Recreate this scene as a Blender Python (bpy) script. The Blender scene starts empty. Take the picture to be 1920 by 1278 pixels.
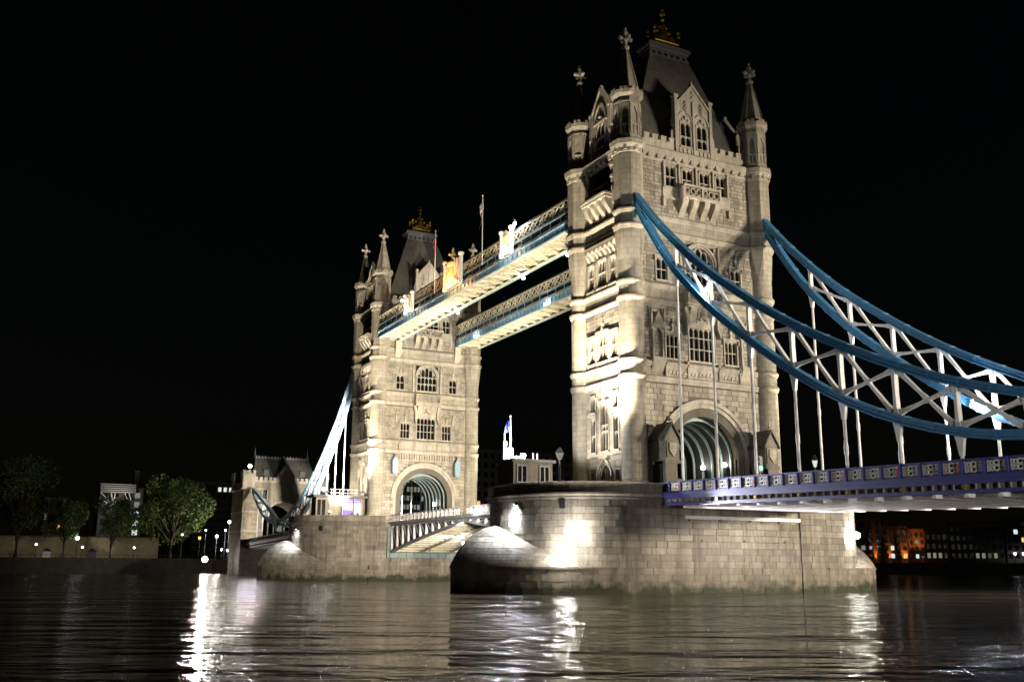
import bpy, bmesh, math, random
from mathutils import Vector, Matrix
random.seed(7)
PI = math.pi
S = bpy.context.scene
COL = S.collection

# ------------------------------------------------------------------ camera
cam_d = bpy.data.cameras.new('camera')
cam = bpy.data.objects.new('camera', cam_d); COL.objects.link(cam)
YAW, PIT, ROL = 1.0965955, 0.2199524, 0.004681
CAM = Vector((94.659, -70.102, 2.813))
Fv = Vector((-math.sin(YAW)*math.cos(PIT), math.cos(YAW)*math.cos(PIT), math.sin(PIT)))
Rv = Vector((math.cos(YAW), math.sin(YAW), 0)); Uv = Rv.cross(Fv)
R2 = Rv*math.cos(ROL)+Uv*math.sin(ROL); U2 = -Rv*math.sin(ROL)+Uv*math.cos(ROL)
M = Matrix((R2, U2, -Fv)).transposed().to_4x4(); M.translation = CAM
cam.matrix_world = M
cam_d.sensor_width = 36; cam_d.lens = 1874.535/1920*36
cam_d.clip_start = .5; cam_d.clip_end = 6000
S.camera = cam

# ------------------------------------------------------------------ sky, exposure
W = bpy.data.worlds.new('World'); S.world = W; W.use_nodes = True
wn = W.node_tree.nodes; bgn = wn['Background']
sky = wn.new('ShaderNodeTexSky'); sky.sky_type = 'NISHITA'; sky.sun_disc = False
sky.sun_elevation = math.radians(4); sky.sun_rotation = math.radians(200)
W.node_tree.links.new(sky.outputs[0], bgn.inputs[0]); bgn.inputs[1].default_value = 0.0008
S.view_settings.view_transform = 'Standard'; S.view_settings.look = 'None'
S.view_settings.gamma = 1; S.view_settings.exposure = 0
S.cycles.use_denoising = True; S.cycles.max_bounces = 6
S.cycles.diffuse_bounces = 3; S.cycles.glossy_bounces = 3
S.cycles.sample_clamp_indirect = 15
try: S.cycles.use_light_tree = True
except Exception: pass

# ------------------------------------------------------------------ materials
MATS = {}
def nt(name):
    m = bpy.data.materials.new(name); m.use_nodes = True
    MATS[name] = m
    return m, m.node_tree.nodes, m.node_tree.links, m.node_tree.nodes['Principled BSDF']
def ramp(n, l, fac, stops):
    r = n.new('ShaderNodeValToRGB'); e = r.color_ramp.elements
    while len(e) < len(stops): e.new(.5)
    for k, (p, c) in enumerate(stops):
        e[k].position = p; e[k].color = (*c, 1)
    l.new(fac, r.inputs[0]); return r
def noise(n, l, scale, detail=4, rough=.55, vec=None, stretch=None):
    t = n.new('ShaderNodeTexNoise'); t.inputs['Scale'].default_value = scale
    t.inputs['Detail'].default_value = detail; t.inputs['Roughness'].default_value = rough
    if vec is not None:
        if stretch:
            mp = n.new('ShaderNodeMapping'); mp.inputs['Scale'].default_value = stretch
            l.new(vec, mp.inputs[0]); vec = mp.outputs[0]
        l.new(vec, t.inputs['Vector'])
    return t
def mixc(n, l, a, b, f, mode='MIX'):
    m = n.new('ShaderNodeMix'); m.data_type = 'RGBA'; m.blend_type = mode
    for s, v in ((0, f), (6, a), (7, b)):
        if isinstance(v, (int, float)): m.inputs[s].default_value = v
        elif isinstance(v, tuple): m.inputs[s].default_value = (*v, 1)
        else: l.new(v, m.inputs[s])
    return m.outputs[2]
def stone_mat(name, c1, c2, rough=.85, var=.25, streak=.35, algae=False, bump=.25, dark=(.06, .055, .05)):
    m, n, l, b = nt(name)
    geo = n.new('ShaderNodeNewGeometry'); pos = geo.outputs['Position']
    nz = noise(n, l, .9, 6, .65, pos)
    base = ramp(n, l, nz.outputs[0], [(.3, c1), (.72, c2)]).outputs[0]
    oi = n.new('ShaderNodeObjectInfo')
    ad = n.new('ShaderNodeMath'); ad.operation = 'ADD'
    l.new(geo.outputs['Random Per Island'], ad.inputs[0]); l.new(oi.outputs['Random'], ad.inputs[1])
    fr = n.new('ShaderNodeMath'); fr.operation = 'FRACT'; l.new(ad.outputs[0], fr.inputs[0])
    rr = ramp(n, l, fr.outputs[0], [(0, (1-var,)*3), (.5, (1, 1, 1)), (1, (1+var*.45, 1+var*.4, 1+var*.28))])
    base = mixc(n, l, base, rr.outputs[0], 1, 'MULTIPLY')
    st = noise(n, l, 1.0, 5, .7, pos, (1.5, 1.5, .12))
    sr = ramp(n, l, st.outputs[0], [(.46, (0, 0, 0)), (.72, (1, 1, 1))])
    mm = n.new('ShaderNodeMath'); mm.operation = 'MULTIPLY'; mm.inputs[1].default_value = streak
    l.new(sr.outputs[0], mm.inputs[0])
    base = mixc(n, l, base, dark, mm.outputs[0])
    lg = noise(n, l, .30, 3, .6, pos, (1, 1, .35))
    lr = ramp(n, l, lg.outputs[0], [(.36, (.55, .53, .5)), (.6, (1.05, 1.05, 1.05))])
    base = mixc(n, l, base, lr.outputs[0], .75 if algae else .4, 'MULTIPLY')
    fine = noise(n, l, 9, 4, .7, pos)
    fr2 = ramp(n, l, fine.outputs[0], [(.3, (.78, .78, .78)), (.7, (1.12, 1.12, 1.12))])
    base = mixc(n, l, base, fr2.outputs[0], 1, 'MULTIPLY')
    if algae:
        sep = n.new('ShaderNodeSeparateXYZ'); l.new(pos, sep.inputs[0])
        an = noise(n, l, .7, 5, .6, pos)
        a1 = n.new('ShaderNodeMath'); a1.operation = 'MULTIPLY_ADD'
        l.new(an.outputs[0], a1.inputs[0]); a1.inputs[1].default_value = -3.4; l.new(sep.outputs[2], a1.inputs[2])
        mr = n.new('ShaderNodeMapRange'); l.new(a1.outputs[0], mr.inputs[0])
        mr.inputs[1].default_value = -1.3; mr.inputs[2].default_value = -.4
        mr.inputs[3].default_value = 1; mr.inputs[4].default_value = 0
        mr2 = n.new('ShaderNodeMapRange'); l.new(a1.outputs[0], mr2.inputs[0])
        mr2.inputs[1].default_value = -.5; mr2.inputs[2].default_value = 1.6
        mr2.inputs[3].default_value = .45; mr2.inputs[4].default_value = 0
        base = mixc(n, l, base, (.13, .105, .07), mr2.outputs[0])
        base = mixc(n, l, base, (.028, .033, .013), mr.outputs[0])
    l.new(base, b.inputs['Base Color']); b.inputs['Roughness'].default_value = rough
    bp = n.new('ShaderNodeBump'); bp.inputs['Strength'].default_value = bump; bp.inputs['Distance'].default_value = .06
    l.new(fine.outputs[0], bp.inputs['Height']); l.new(bp.outputs[0], b.inputs['Normal'])
    return m
def coursed(name, src_args, bw, bh, joint=(.10, .09, .075)):
    """stone with fine joint lines for round shafts, driven by height and angle round the world z axis"""
    m = stone_mat(name, *src_args[0], **src_args[1])
    n, l = m.node_tree.nodes, m.node_tree.links; b = n['Principled BSDF']
    geo = n.new('ShaderNodeNewGeometry'); sep = n.new('ShaderNodeSeparateXYZ'); l.new(geo.outputs['Position'], sep.inputs[0])
    ax = n.new('ShaderNodeMath'); ax.operation = 'MULTIPLY_ADD'
    l.new(sep.outputs[0], ax.inputs[0]); ax.inputs[1].default_value = .83; 
    ay = n.new('ShaderNodeMath'); ay.operation = 'MULTIPLY'; l.new(sep.outputs[1], ay.inputs[0]); ay.inputs[1].default_value = 1.13
    l.new(ay.outputs[0], ax.inputs[2])
    cb = n.new('ShaderNodeCombineXYZ'); l.new(ax.outputs[0], cb.inputs[0]); l.new(sep.outputs[2], cb.inputs[1])
    br = n.new('ShaderNodeTexBrick'); l.new(cb.outputs[0], br.inputs[0])
    br.inputs['Scale'].default_value = 1; br.inputs['Brick Width'].default_value = bw; br.inputs['Row Height'].default_value = bh
    br.inputs['Mortar Size'].default_value = .018; br.inputs['Mortar Smooth'].default_value = .3
    br.inputs['Color1'].default_value = (1, 1, 1, 1); br.inputs['Color2'].default_value = (.8, .79, .76, 1); br.inputs['Mortar'].default_value = (.42, .4, .36, 1)
    old = b.inputs['Base Color'].links[0].from_socket
    l.new(mixc(n, l, old, br.outputs[0], 1, 'MULTIPLY'), b.inputs['Base Color'])
    return m
def plain(name, c, rough=.5, metal=0, nz=.18, scale=3, emit=None, es=0, bump=0):
    m, n, l, b = nt(name)
    geo = n.new('ShaderNodeNewGeometry')
    t = noise(n, l, scale, 5, .65, geo.outputs['Position'])
    r = ramp(n, l, t.outputs[0], [(.3, tuple(x*(1-nz) for x in c)), (.7, tuple(min(1, x*(1+nz)) for x in c))])
    l.new(r.outputs[0], b.inputs['Base Color'])
    b.inputs['Roughness'].default_value = rough; b.inputs['Metallic'].default_value = metal
    if emit:
        b.inputs['Emission Color'].default_value = (*emit, 1); b.inputs['Emission Strength'].default_value = es
    if bump:
        bp = n.new('ShaderNodeBump'); bp.inputs['Strength'].default_value = bump; bp.inputs['Distance'].default_value = .04
        l.new(t.outputs[0], bp.inputs['Height']); l.new(bp.outputs[0], b.inputs['Normal'])
    return m
LIGHTST = ((.46, .41, .33), (.60, .545, .45))
stone_mat('trim', *LIGHTST, var=.12, streak=.45)
coursed('shaft', (((.40, .36, .29), (.53, .48, .39)), dict(var=.05, streak=.5)), 1.1, .62)
stone_mat('ashlar', (.34, .305, .245), (.46, .415, .335), var=.34, streak=.45, bump=.5)
plain('mortar', (.13, .115, .09), .95)
stone_mat('pier_stone', (.23, .205, .17), (.37, .335, .28), var=.3, streak=.8, algae=True, bump=.5, dark=(.07, .06, .05))
stone_mat('pier_mortar', (.09, .078, .06), (.12, .1, .08), var=0, streak=.4, algae=True)
stone_mat('brown_stone', (.28, .235, .175), (.40, .34, .26), var=.25, streak=.35)
stone_mat('old_stone', (.17, .15, .115), (.27, .24, .19), var=.25, streak=.5)
stone_mat('brick_red', (.30, .14, .08), (.42, .2, .12), var=.2, streak=.3)
coursed('slate', (((.085, .082, .072), (.13, .125, .11)), dict(var=.08, streak=.3, bump=.2)), .5, .42)
plain('gold', (.60, .41, .08), .25, .75, .2)
plain('gilt', (.80, .60, .30), .5)
plain('glass_dark', (.010, .012, .014), .08, 0, .4, 1.5)
plain('dark_void', (.008, .008, .008), .9)
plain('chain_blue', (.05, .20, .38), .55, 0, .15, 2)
plain('pale_blue', (.24, .37, .46), .45, 0, .12, 2)
plain('white_paint', (.82, .80, .78), .45, 0, .12, 2)
plain('deck_blue', (.045, .048, .25), .5, 0, .15, 2)
plain('panel_white', (.80, .77, .70), .5)
plain('red_paint', (.55, .05, .04), .45)
plain('cream', (.58, .53, .39), .55, 0, .25, 2)
plain('chain_blue_lit', (.42, .58, .70), .5, 0, .15, 2)  # chain paint lightened to carry the floodlight on the left span
plain('orange_stud', (.75, .30, .10), .5)
plain('rib_blue', (.20, .27, .26), .5)
plain('iron_dark', (.025, .027, .03), .5)
plain('grey_metal', (.22, .23, .25), .45)
plain('teal_paint', (.13, .19, .20), .5)
plain('asphalt', (.05, .05, .05), .9)
plain('paving', (.24, .22, .19), .9, 0, .2, 2)
plain('lead', (.15, .16, .17), .6)
plain('flag_white', (.75, .75, .78), .8)
plain('flag_red', (.55, .04, .05), .8)
plain('flag_blue', (.05, .08, .40), .8)
plain('sign_purple', (.13, .05, .36), .5)
plain('sign_pale', (.45, .42, .50), .6)
plain('earth', (.05, .045, .035), .95, 0, .3, .5)
plain('bark', (.05, .04, .03), .9, 0, .3, 6)
plain('london_wall', (.34, .28, .18), .9, 0, .3, .8, bump=.5)
plain('bank_wall', (.10, .09, .075), .9, 0, .3, .6, bump=.5)
plain('facade_dark', (.10, .085, .075), .85, 0, .25, .5)
plain('facade_brick', (.26, .13, .075), .9, 0, .25, .8)
plain('facade_black', (.03, .03, .03), .85, 0, .2, .5)
plain('facade_grey', (.10, .10, .10), .85, 0, .2, .5)
plain('jacket_dark', (.04, .04, .06), .9)
plain('skin', (.45, .3, .22), .6)
def emat(name, c, s):
    m, n, l, b = nt(name)
    b.inputs['Base Color'].default_value = (.02, .02, .02, 1)
    b.inputs['Emission Color'].default_value = (*c, 1); b.inputs['Emission Strength'].default_value = s
emat('lamp_white', (1, .97, .95), 60)
emat('lamp_cool', (.85, .88, 1), 25)
emat('lamp_warm', (1, .72, .38), 20)
emat('lamp_big', (1, .95, .86), 130)
emat('lamp_glare', (1, .95, .88), 360)
emat('lamp_glare_cool', (.75, .85, 1), 300)
emat('lamp_small', (.95, .93, 1), 14)
emat('lamp_amber', (1, .45, .10), 5)
emat('lamp_green', (.05, 1, .45), 6)
emat('lamp_red', (1, .1, .06), 3)
emat('win_cool2', (.75, .9, 1), .35)
emat('win_dark', (.75, .80, .55), .08)
emat('win_white', (.95, .98, .85), .8)
emat('win_dim', (.75, .80, .55), .25)
emat('win_amber', (1, .5, .13), 1.2)
emat('win_cool', (.75, .9, 1), .9)
def leaf_mat():
    m, n, l, b = nt('leaf')
    geo = n.new('ShaderNodeNewGeometry')
    r = ramp(n, l, geo.outputs['Random Per Island'], [(0, (.025, .045, .01)), (.6, (.05, .085, .018)), (1, (.10, .14, .03))])
    l.new(r.outputs[0], b.inputs['Base Color']); b.inputs['Roughness'].default_value = .6
    try: b.inputs['Transmission Weight'].default_value = 0; b.inputs['Subsurface Weight'].default_value = 0
    except Exception: pass
leaf_mat()
def water_mat():
    m, n, l, b = nt('river_water')
    geo = n.new('ShaderNodeNewGeometry'); pos = geo.outputs['Position']
    # rotate so that wave crests run roughly across the view
    mp = n.new('ShaderNodeMapping'); mp.inputs['Rotation'].default_value = (0, 0, -YAW); l.new(pos, mp.inputs[0])
    v = mp.outputs[0]
    a = noise(n, l, .11, 2, .5, v, (.45, 1.5, 1))
    c = noise(n, l, .42, 3, .5, v, (.6, 1.6, 1))
    d = noise(n, l, 1.5, 3, .55, v, (.6, 1.7, 1))
    def bump(h, dist, s, prev=None):
        bp = n.new('ShaderNodeBump'); bp.inputs['Strength'].default_value = s; bp.inputs['Distance'].default_value = dist
        l.new(h.outputs[0], bp.inputs['Height'])
        if prev: l.new(prev.outputs[0], bp.inputs['Normal'])
        return bp
    b1 = bump(a, 2.4, 1); b2 = bump(c, .72, 1, b1); b3 = bump(d, .13, 1, b2)
    l.new(b3.outputs[0], b.inputs['Normal'])
    b.inputs['Base Color'].default_value = (.085, .075, .058, 1)
    b.inputs['Roughness'].default_value = .05; b.inputs['IOR'].default_value = 1.33
water_mat()

# ------------------------------------------------------------------ helpers
class MB:
    def __init__(s, T=None): s.v = []; s.f = []; s.T = T
    def add(s, vs, fs):
        o = len(s.v)
        if s.T: vs = [s.T(*p) for p in vs]
        s.v += [tuple(p) for p in vs]; s.f += [tuple(i+o for i in f) for f in fs]
    def box(s, a0, a1, b0, b1, c0, c1):
        s.add([(a0, b0, c0), (a1, b0, c0), (a1, b1, c0), (a0, b1, c0), (a0, b0, c1), (a1, b0, c1), (a1, b1, c1), (a0, b1, c1)],
              [(0, 3, 2, 1), (4, 5, 6, 7), (0, 1, 5, 4), (1, 2, 6, 5), (2, 3, 7, 6), (3, 0, 4, 7)])
    def loft(s, rings, cap=True, closed=True):
        n = len(rings[0]); fs = []
        for k in range(len(rings)-1):
            for i in range(n if closed else n-1):
                j = (i+1) % n
                fs.append((k*n+i, k*n+j, (k+1)*n+j, (k+1)*n+i))
        if cap: fs += [tuple(range(n-1, -1, -1)), tuple((len(rings)-1)*n+i for i in range(n))]
        s.add([p for r in rings for p in r], fs)
    def lathe(s, cx, cy, prof, n=16, a0=0.):
        s.loft([[(cx+r*math.cos(a0+2*PI*i/n), cy+r*math.sin(a0+2*PI*i/n), z) for i in range(n)] for r, z in prof])
    def extr(s, prof, u0, u1):           # profile (n,z) run along u
        s.loft([[(u0, p[0], p[1]) for p in prof], [(u1, p[0], p[1]) for p in prof]])
    def plate(s, poly, n0, n1):          # polygon (u,z) thick in n
        s.loft([[(p[0], n0, p[1]) for p in poly], [(p[0], n1, p[1]) for p in poly]])
    def beam(s, p, q, w, h, up=(0, 0, 1)):
        p = Vector(p); q = Vector(q); d = (q-p).normalized(); sd = d.cross(Vector(up))
        if sd.length < 1e-4: sd = d.cross(Vector((1, 0, 0)))
        sd.normalize(); u = sd.cross(d)
        r = [[c+sd*(a*w/2)+u*(b*h/2) for a, b in ((-1, -1), (1, -1), (1, 1), (-1, 1))] for c in (p, q)]
        s.loft(r)
    def tube(s, pts, r, n=6):
        pts = [Vector(p) for p in pts]; rings = []
        for k, p in enumerate(pts):
            d = (pts[min(k+1, len(pts)-1)]-pts[max(k-1, 0)]).normalized()
            a = d.cross(Vector((0, 0, 1)))
            if a.length < 1e-3: a = d.cross(Vector((1, 0, 0)))
            a.normalize(); b = a.cross(d); rr = r[k] if isinstance(r, (list, tuple)) else r
            rings.append([p+a*(rr*math.cos(2*PI*i/n))+b*(rr*math.sin(2*PI*i/n)) for i in range(n)])
        s.loft(rings)
    def ball(s, c, r, n=8, sz=1):
        s.lathe(c[0], c[1], [(max(.02, math.cos(t))*r, c[2]+math.sin(t)*r*sz) for t in [(-PI/2+PI*k/6) for k in range(7)]], n)
    def build(s, name, mat, parent=None, smooth=False, origin=None):
        me = bpy.data.meshes.new(name)
        o0 = root_of(parent) if parent is not None else Vector(origin or (0, 0, 0))
        me.from_pydata([(x-o0.x, y-o0.y, z-o0.z) for x, y, z in s.v], [], s.f)
        bm = bmesh.new(); bm.from_mesh(me); bmesh.ops.recalc_face_normals(bm, faces=bm.faces); bm.to_mesh(me); bm.free()
        me.materials.append(MATS[mat])
        if smooth:
            me.polygons.foreach_set('use_smooth', [True]*len(me.polygons)); me.set_sharp_from_angle(angle=math.radians(32))
        o = bpy.data.objects.new(name, me); COL.objects.link(o)
        if parent is not None: o.parent = parent
        else: o.location = o0
        return o
def root_of(p):
    while p.parent is not None: p = p.parent
    return Vector(p.location)
def tag(o, label=None, cat=None, group=None, kind=None):
    if label: o['label'] = label
    if cat: o['category'] = cat
    if group: o['group'] = group
    if kind: o['kind'] = kind
    return o
def thing(name, label, cat, loc, group=None):
    o = bpy.data.objects.new(name, None); COL.objects.link(o); o.location = loc; o.empty_display_size = .5
    return tag(o, label, cat, group)
UNIT = {}
def unit_mesh(name, mat):
    k = name+mat
    if k not in UNIT:
        b = MB(); b.box(-.5, .5, -.5, .5, -.5, .5)
        me = bpy.data.meshes.new(name); me.from_pydata(b.v, [], b.f); me.materials.append(MATS[mat]); UNIT[k] = me
    return UNIT[k]
def unit(name, mat, parent, c, dims, rz=0):
    o = bpy.data.objects.new(name, unit_mesh(name, mat)); COL.objects.link(o)
    o.parent = parent; o.location = Vector(c)-root_of(parent); o.scale = dims; o.rotation_euler = (0, 0, rz)
    return o
def copy_tree(o, parent=None):
    c = o.copy(); COL.objects.link(c); c.parent = parent
    for ch in o.children: copy_tree(ch, c)
    return c
def spot(parent, loc, aim, watts, color=(1, .88, .68), angle=60, blend=.6, size=.25):
    L = bpy.data.lights.new('flood_beam', 'SPOT'); L.energy = watts; L.color = color
    L.spot_size = math.radians(angle); L.spot_blend = blend; L.shadow_soft_size = size
    o = bpy.data.objects.new('flood_beam', L); COL.objects.link(o)
    d = Vector(aim)-Vector(loc)
    o.rotation_euler = d.to_track_quat('-Z', 'Y').to_euler()
    o.location = Vector(loc)-(root_of(parent) if parent else Vector((0, 0, 0))); o.parent = parent
    return o
def glow(parent, loc, watts, color=(1, .9, .75), size=.15):
    L = bpy.data.lights.new('lamp_light', 'POINT'); L.energy = watts; L.color = color; L.shadow_soft_size = size
    o = bpy.data.objects.new('lamp_light', L); COL.objects.link(o)
    o.location = Vector(loc)-root_of(parent); o.parent = parent
    return o
def floodlight(label, loc, aim, watts, color=(1, .88, .68), angle=60, lens='lamp_white', s=.35, group=None, blend=.6, soft=.5):
    t = thing('floodlight', label, 'floodlight', loc, group)
    p = Vector(loc); d = (Vector(aim)-p).normalized()
    h = MB(); h.tube([p-d*s*.9, p-d*s*.5, p+d*s*.35, p+d*s*.45], [s*.45, s*.8, s, s*1.05], 10); h.build('housing', 'iron_dark', t)
    g = MB(); g.tube([p+d*s*.452, p+d*s*.5], s*.88, 10); g.build('lens', lens, t)
    b = MB(); b.tube([p-d*s*.85, p-d*s*2.2], s*.22, 6); b.build('bracket', 'iron_dark', t)
    spot(t, p+d*s*.75, aim, watts, color, angle, blend, soft)
    return t
def cells(u0, u1, z0, z1, holes):
    us = sorted({u0, u1, *[min(max(x, u0), u1) for h in holes for x in h[:2]]})
    zs = sorted({z0, z1, *[min(max(x, z0), z1) for h in holes for x in h[2:]]})
    for zi in range(len(zs)-1):
        run = None
        for ui in range(len(us)-1):
            cu, cz = (us[ui]+us[ui+1])/2, (zs[zi]+zs[zi+1])/2
            inside = any(h[0] < cu < h[1] and h[2] < cz < h[3] for h in holes)
            if not inside:
                if run is None: run = us[ui]
            elif run is not None:
                yield (run, us[ui], zs[zi], zs[zi+1]); run = None
        if run is not None: yield (run, us[-1], zs[zi], zs[zi+1])
def subtract(iv, cuts):
    out = [iv]
    for a, b in cuts:
        nx = []
        for p, q in out:
            if b <= p or a >= q: nx.append((p, q)); continue
            if a > p: nx.append((p, a))
            if b < q: nx.append((b, q))
        out = nx
    return out

# ================================================================== towers
AX, BY = 5.15, 9.32          # turret axes
WX, WY = 5.5, 9.75           # wall planes
ZB = 9.9                     # floor of the pier tops
FAR = -82.3
STR = [22.5, 24.2, 31.3, 33.1, 39.5, 41.3]
def faceT(side, X):
    return {'+X': lambda u, n, z: (X+WX+n, u, z), '-X': lambda u, n, z: (X-WX-n, u, z),
            '-Y': lambda u, n, z: (X+u, -WY-n, z), '+Y': lambda u, n, z: (X+u, WY+n, z)}[side]
def sprof(z, p=.30):
    return [(-.1, z), (.10, z+.02), (p*.75, z+.28), (p, z+.36), (p, z+.56), (p*.35, z+.74), (-.1, z+.8)]
def lightshape(u0, u1, z1, w, k=7):
    """pointed head outline of one light, from left spring to right spring"""
    r = (u1-u0); zs = z1-r*.78; pts = []
    for i in range(k):
        t = i/(k-1)*math.radians(58)
        pts.append((u1-r*math.cos(t)*1.0, zs+r*math.sin(t)*.92))
    ap = ((u0+u1)/2, pts[-1][1]+.02)
    left = [p for p in pts if p[0] < ap[0]]
    return left+[ap]+[(u0+u1-p[0], p[1]) for p in reversed(left)]
def window(X, side, tower, u0, u1, z0, z1, cols, rows=(.5,), f=.16, hood=True, heads='top', arch=False, proud=.10, finial=False, mull=.09):
    """stone surround with mullions, transoms, cusped heads; every light is a pane"""
    T = faceT(side, X); m = MB(T)
    d0 = -.42
    if not arch:
        m.box(u0-f, u0, d0, proud, z0-f*.4, z1+f); m.box(u1, u1+f, d0, proud, z0-f*.4, z1+f)
        m.box(u0-f, u1+f, d0, proud, z1, z1+f*1.25)
    else:
        r = (u1-u0)/2; c = (u0+u1)/2; zs = z1-r
        m.box(u0-f, u0, d0, proud, z0-f*.4, zs); m.box(u1, u1+f, d0, proud, z0-f*.4, zs)
        for rr0, rr1, pp in ((r, r+f, proud), (r+f, r+f*2.2, proud*2)):
            k = 20
            for i in range(k):
                a, b = PI*i/k, PI*(i+1)/k
                m.loft([[(c+rr0*math.cos(t), nn, zs+rr0*math.sin(t)), (c+rr1*math.cos(t), nn, zs+rr1*math.sin(t))][::1] +
                        [(c+rr1*math.cos(t), pp, zs+rr1*math.sin(t)), (c+rr0*math.cos(t), pp, zs+rr0*math.sin(t))] for t, nn in ((a, d0), (b, d0))])
    m.box(u0-f*1.3, u1+f*1.3, d0, proud+.14, z0-f*1.3, z0)
    if hood and not arch:
        m.box(u0-f*1.7, u1+f*1.7, -.02, proud+.16, z1+f*1.25, z1+f*2.2)
        for q in (u0-f*1.7, u1+f): m.box(q, q+f*.7, -.02, proud+.14, z1-.35, z1+f*1.25)
    lw = (u1-u0)/cols
    zr = [z0]+[z0+(z1-z0)*q for q in rows]+[z1]
    for i in range(1, cols): m.box(u0+i*lw-mull/2, u0+i*lw+mull/2, -.30, -.06, z0, z1-(0 if not arch else .2))
    for q in zr[1:-1]: m.box(u0, u1, -.30, -.05, q-mull*.6, q+mull*.6)
    panes = []
    for ri in range(len(zr)-1):
        for i in range(cols):
            a, b = u0+i*lw, u0+(i+1)*lw; p, q = zr[ri], zr[ri+1]
            if arch and ri == len(zr)-2:
                c = (u0+u1)/2; r = (u1-u0)/2; q = (z1-r)+math.sqrt(max(.05, r*r-max(abs(a-c), abs(b-c))**2*.92))
                q = max(q, p+.3)
            panes.append((a+mull*.4, b-mull*.4, p, q))
            if (heads == 'top' and ri == len(zr)-2) or heads == 'all':
                hs = lightshape(a+mull/2, b-mull/2, q-.02, 0); hs = [(a, hs[0][1])]+hs+[(b, hs[-1][1])]
                for g in range(len(hs)-1):
                    (p0, p1), (q0, q1) = hs[g], hs[g+1]
                    if q0-p0 > 1e-4: m.loft([[(p0, nn, p1), (q0, nn, q1), (q0, nn, q+.01), (p0, nn, q+.01)] for nn in (-.28, -.08)])
    if arch:   # web between the heads and the arch ring
        c = (u0+u1)/2; r = (u1-u0)/2; zs = z1-r
        for i in range(cols+1):
            uu = u0+i*lw
            if abs(uu-c) < r-.05: m.box(uu-mull/2, uu+mull/2, -.3, -.08, zs, zs+math.sqrt(r*r-(uu-c)**2))
        bk = MB(T); k = 16
        poly = [(c+r*math.cos(PI*i/k), zs+r*math.sin(PI*i/k)) for i in range(k+1)]
        m.plate([(p[0], p[1]) for p in poly][:1]+poly[1:], -.40, -.385)
    if finial:
        c = (u0+u1)/2; zt = z1+f*2.2
        m.plate([(c-.22, zt), (c+.22, zt), (c+.08, zt+.5), (c+.2, zt+.62), (c+.2, zt+.86), (c+.07, zt+.86), (c+.05, zt+1.5), (c-.05, zt+1.5), (c-.07, zt+.86), (c-.2, zt+.86), (c-.2, zt+.62), (c-.08, zt+.5)], -.02, .24)
    w = m.build('window', 'trim', tower)
    for a, b, p, q in panes:
        p0 = T(a, -.36, p); p1 = T(b, -.33, q)
        c = [(p0[i]+p1[i])/2 for i in range(3)]; dm = [abs(p0[i]-p1[i]) for i in range(3)]
        unit('pane', 'glass_dark', w, c, dm)
    return (u0-f, u1+f, z0-f, z1+f)
def scorbel(m, u0, u1, z0, z1, out):
    """S-shaped bracket"""
    k = 8; pr = [(0, z1), (out, z1)]
    for i in range(k+1):
        t = i/k; pr.append((out*(.5+.5*math.cos(PI*t))*.86+out*.1*(1-t)+.04, z1-.25-(z1-z0-.25)*t))
    pr.append((0, z0)); m.extr([(p[0]-.02, p[1]) for p in pr], u0, u1)
def arch_pts(hw, zs, rise, k=28):
    return [(-hw*math.cos(PI*i/k), zs+rise*math.sin(PI*i/k)) for i in range(k+1)]
def cross_finial(m, x, y, z, s=1.):
    m.lathe(x, y, [(.30*s, z), (.42*s, z+.18*s), (.40*s, z+.40*s), (.2*s, z+.55*s), (.18*s, z+1.0*s)], 8)
    zc = z+1.35*s
    m.box(x-.20*s, x+.20*s, y-.20*s, y+.20*s, zc-.45*s, zc+.75*s)
    for dx, dy in ((1, 0), (-1, 0), (0, 1), (0, -1)):
        m.box(x+dx*.2*s-(.12*s if dy else 0), x+dx*.58*s+(.12*s if dy else 0), y+dy*.2*s-(.12*s if dx else 0), y+dy*.58*s+(.12*s if dx else 0), zc-.14*s, zc+.14*s) if (dx+dy) > 0 else \
            m.box(x+dx*.58*s-(.12*s if dy else 0), x+dx*.2*s+(.12*s if dy else 0), y+dy*.58*s-(.12*s if dx else 0), y+dy*.2*s+(.12*s if dx else 0), zc-.14*s, zc+.14*s)
        m.ball((x+dx*.62*s, y+dy*.62*s, zc+.0*s), .24*s, 8)
    m.ball((x, y, zc+.72*s), .26*s, 8); m.ball((x, y, zc+1.12*s), .17*s, 8)

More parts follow.
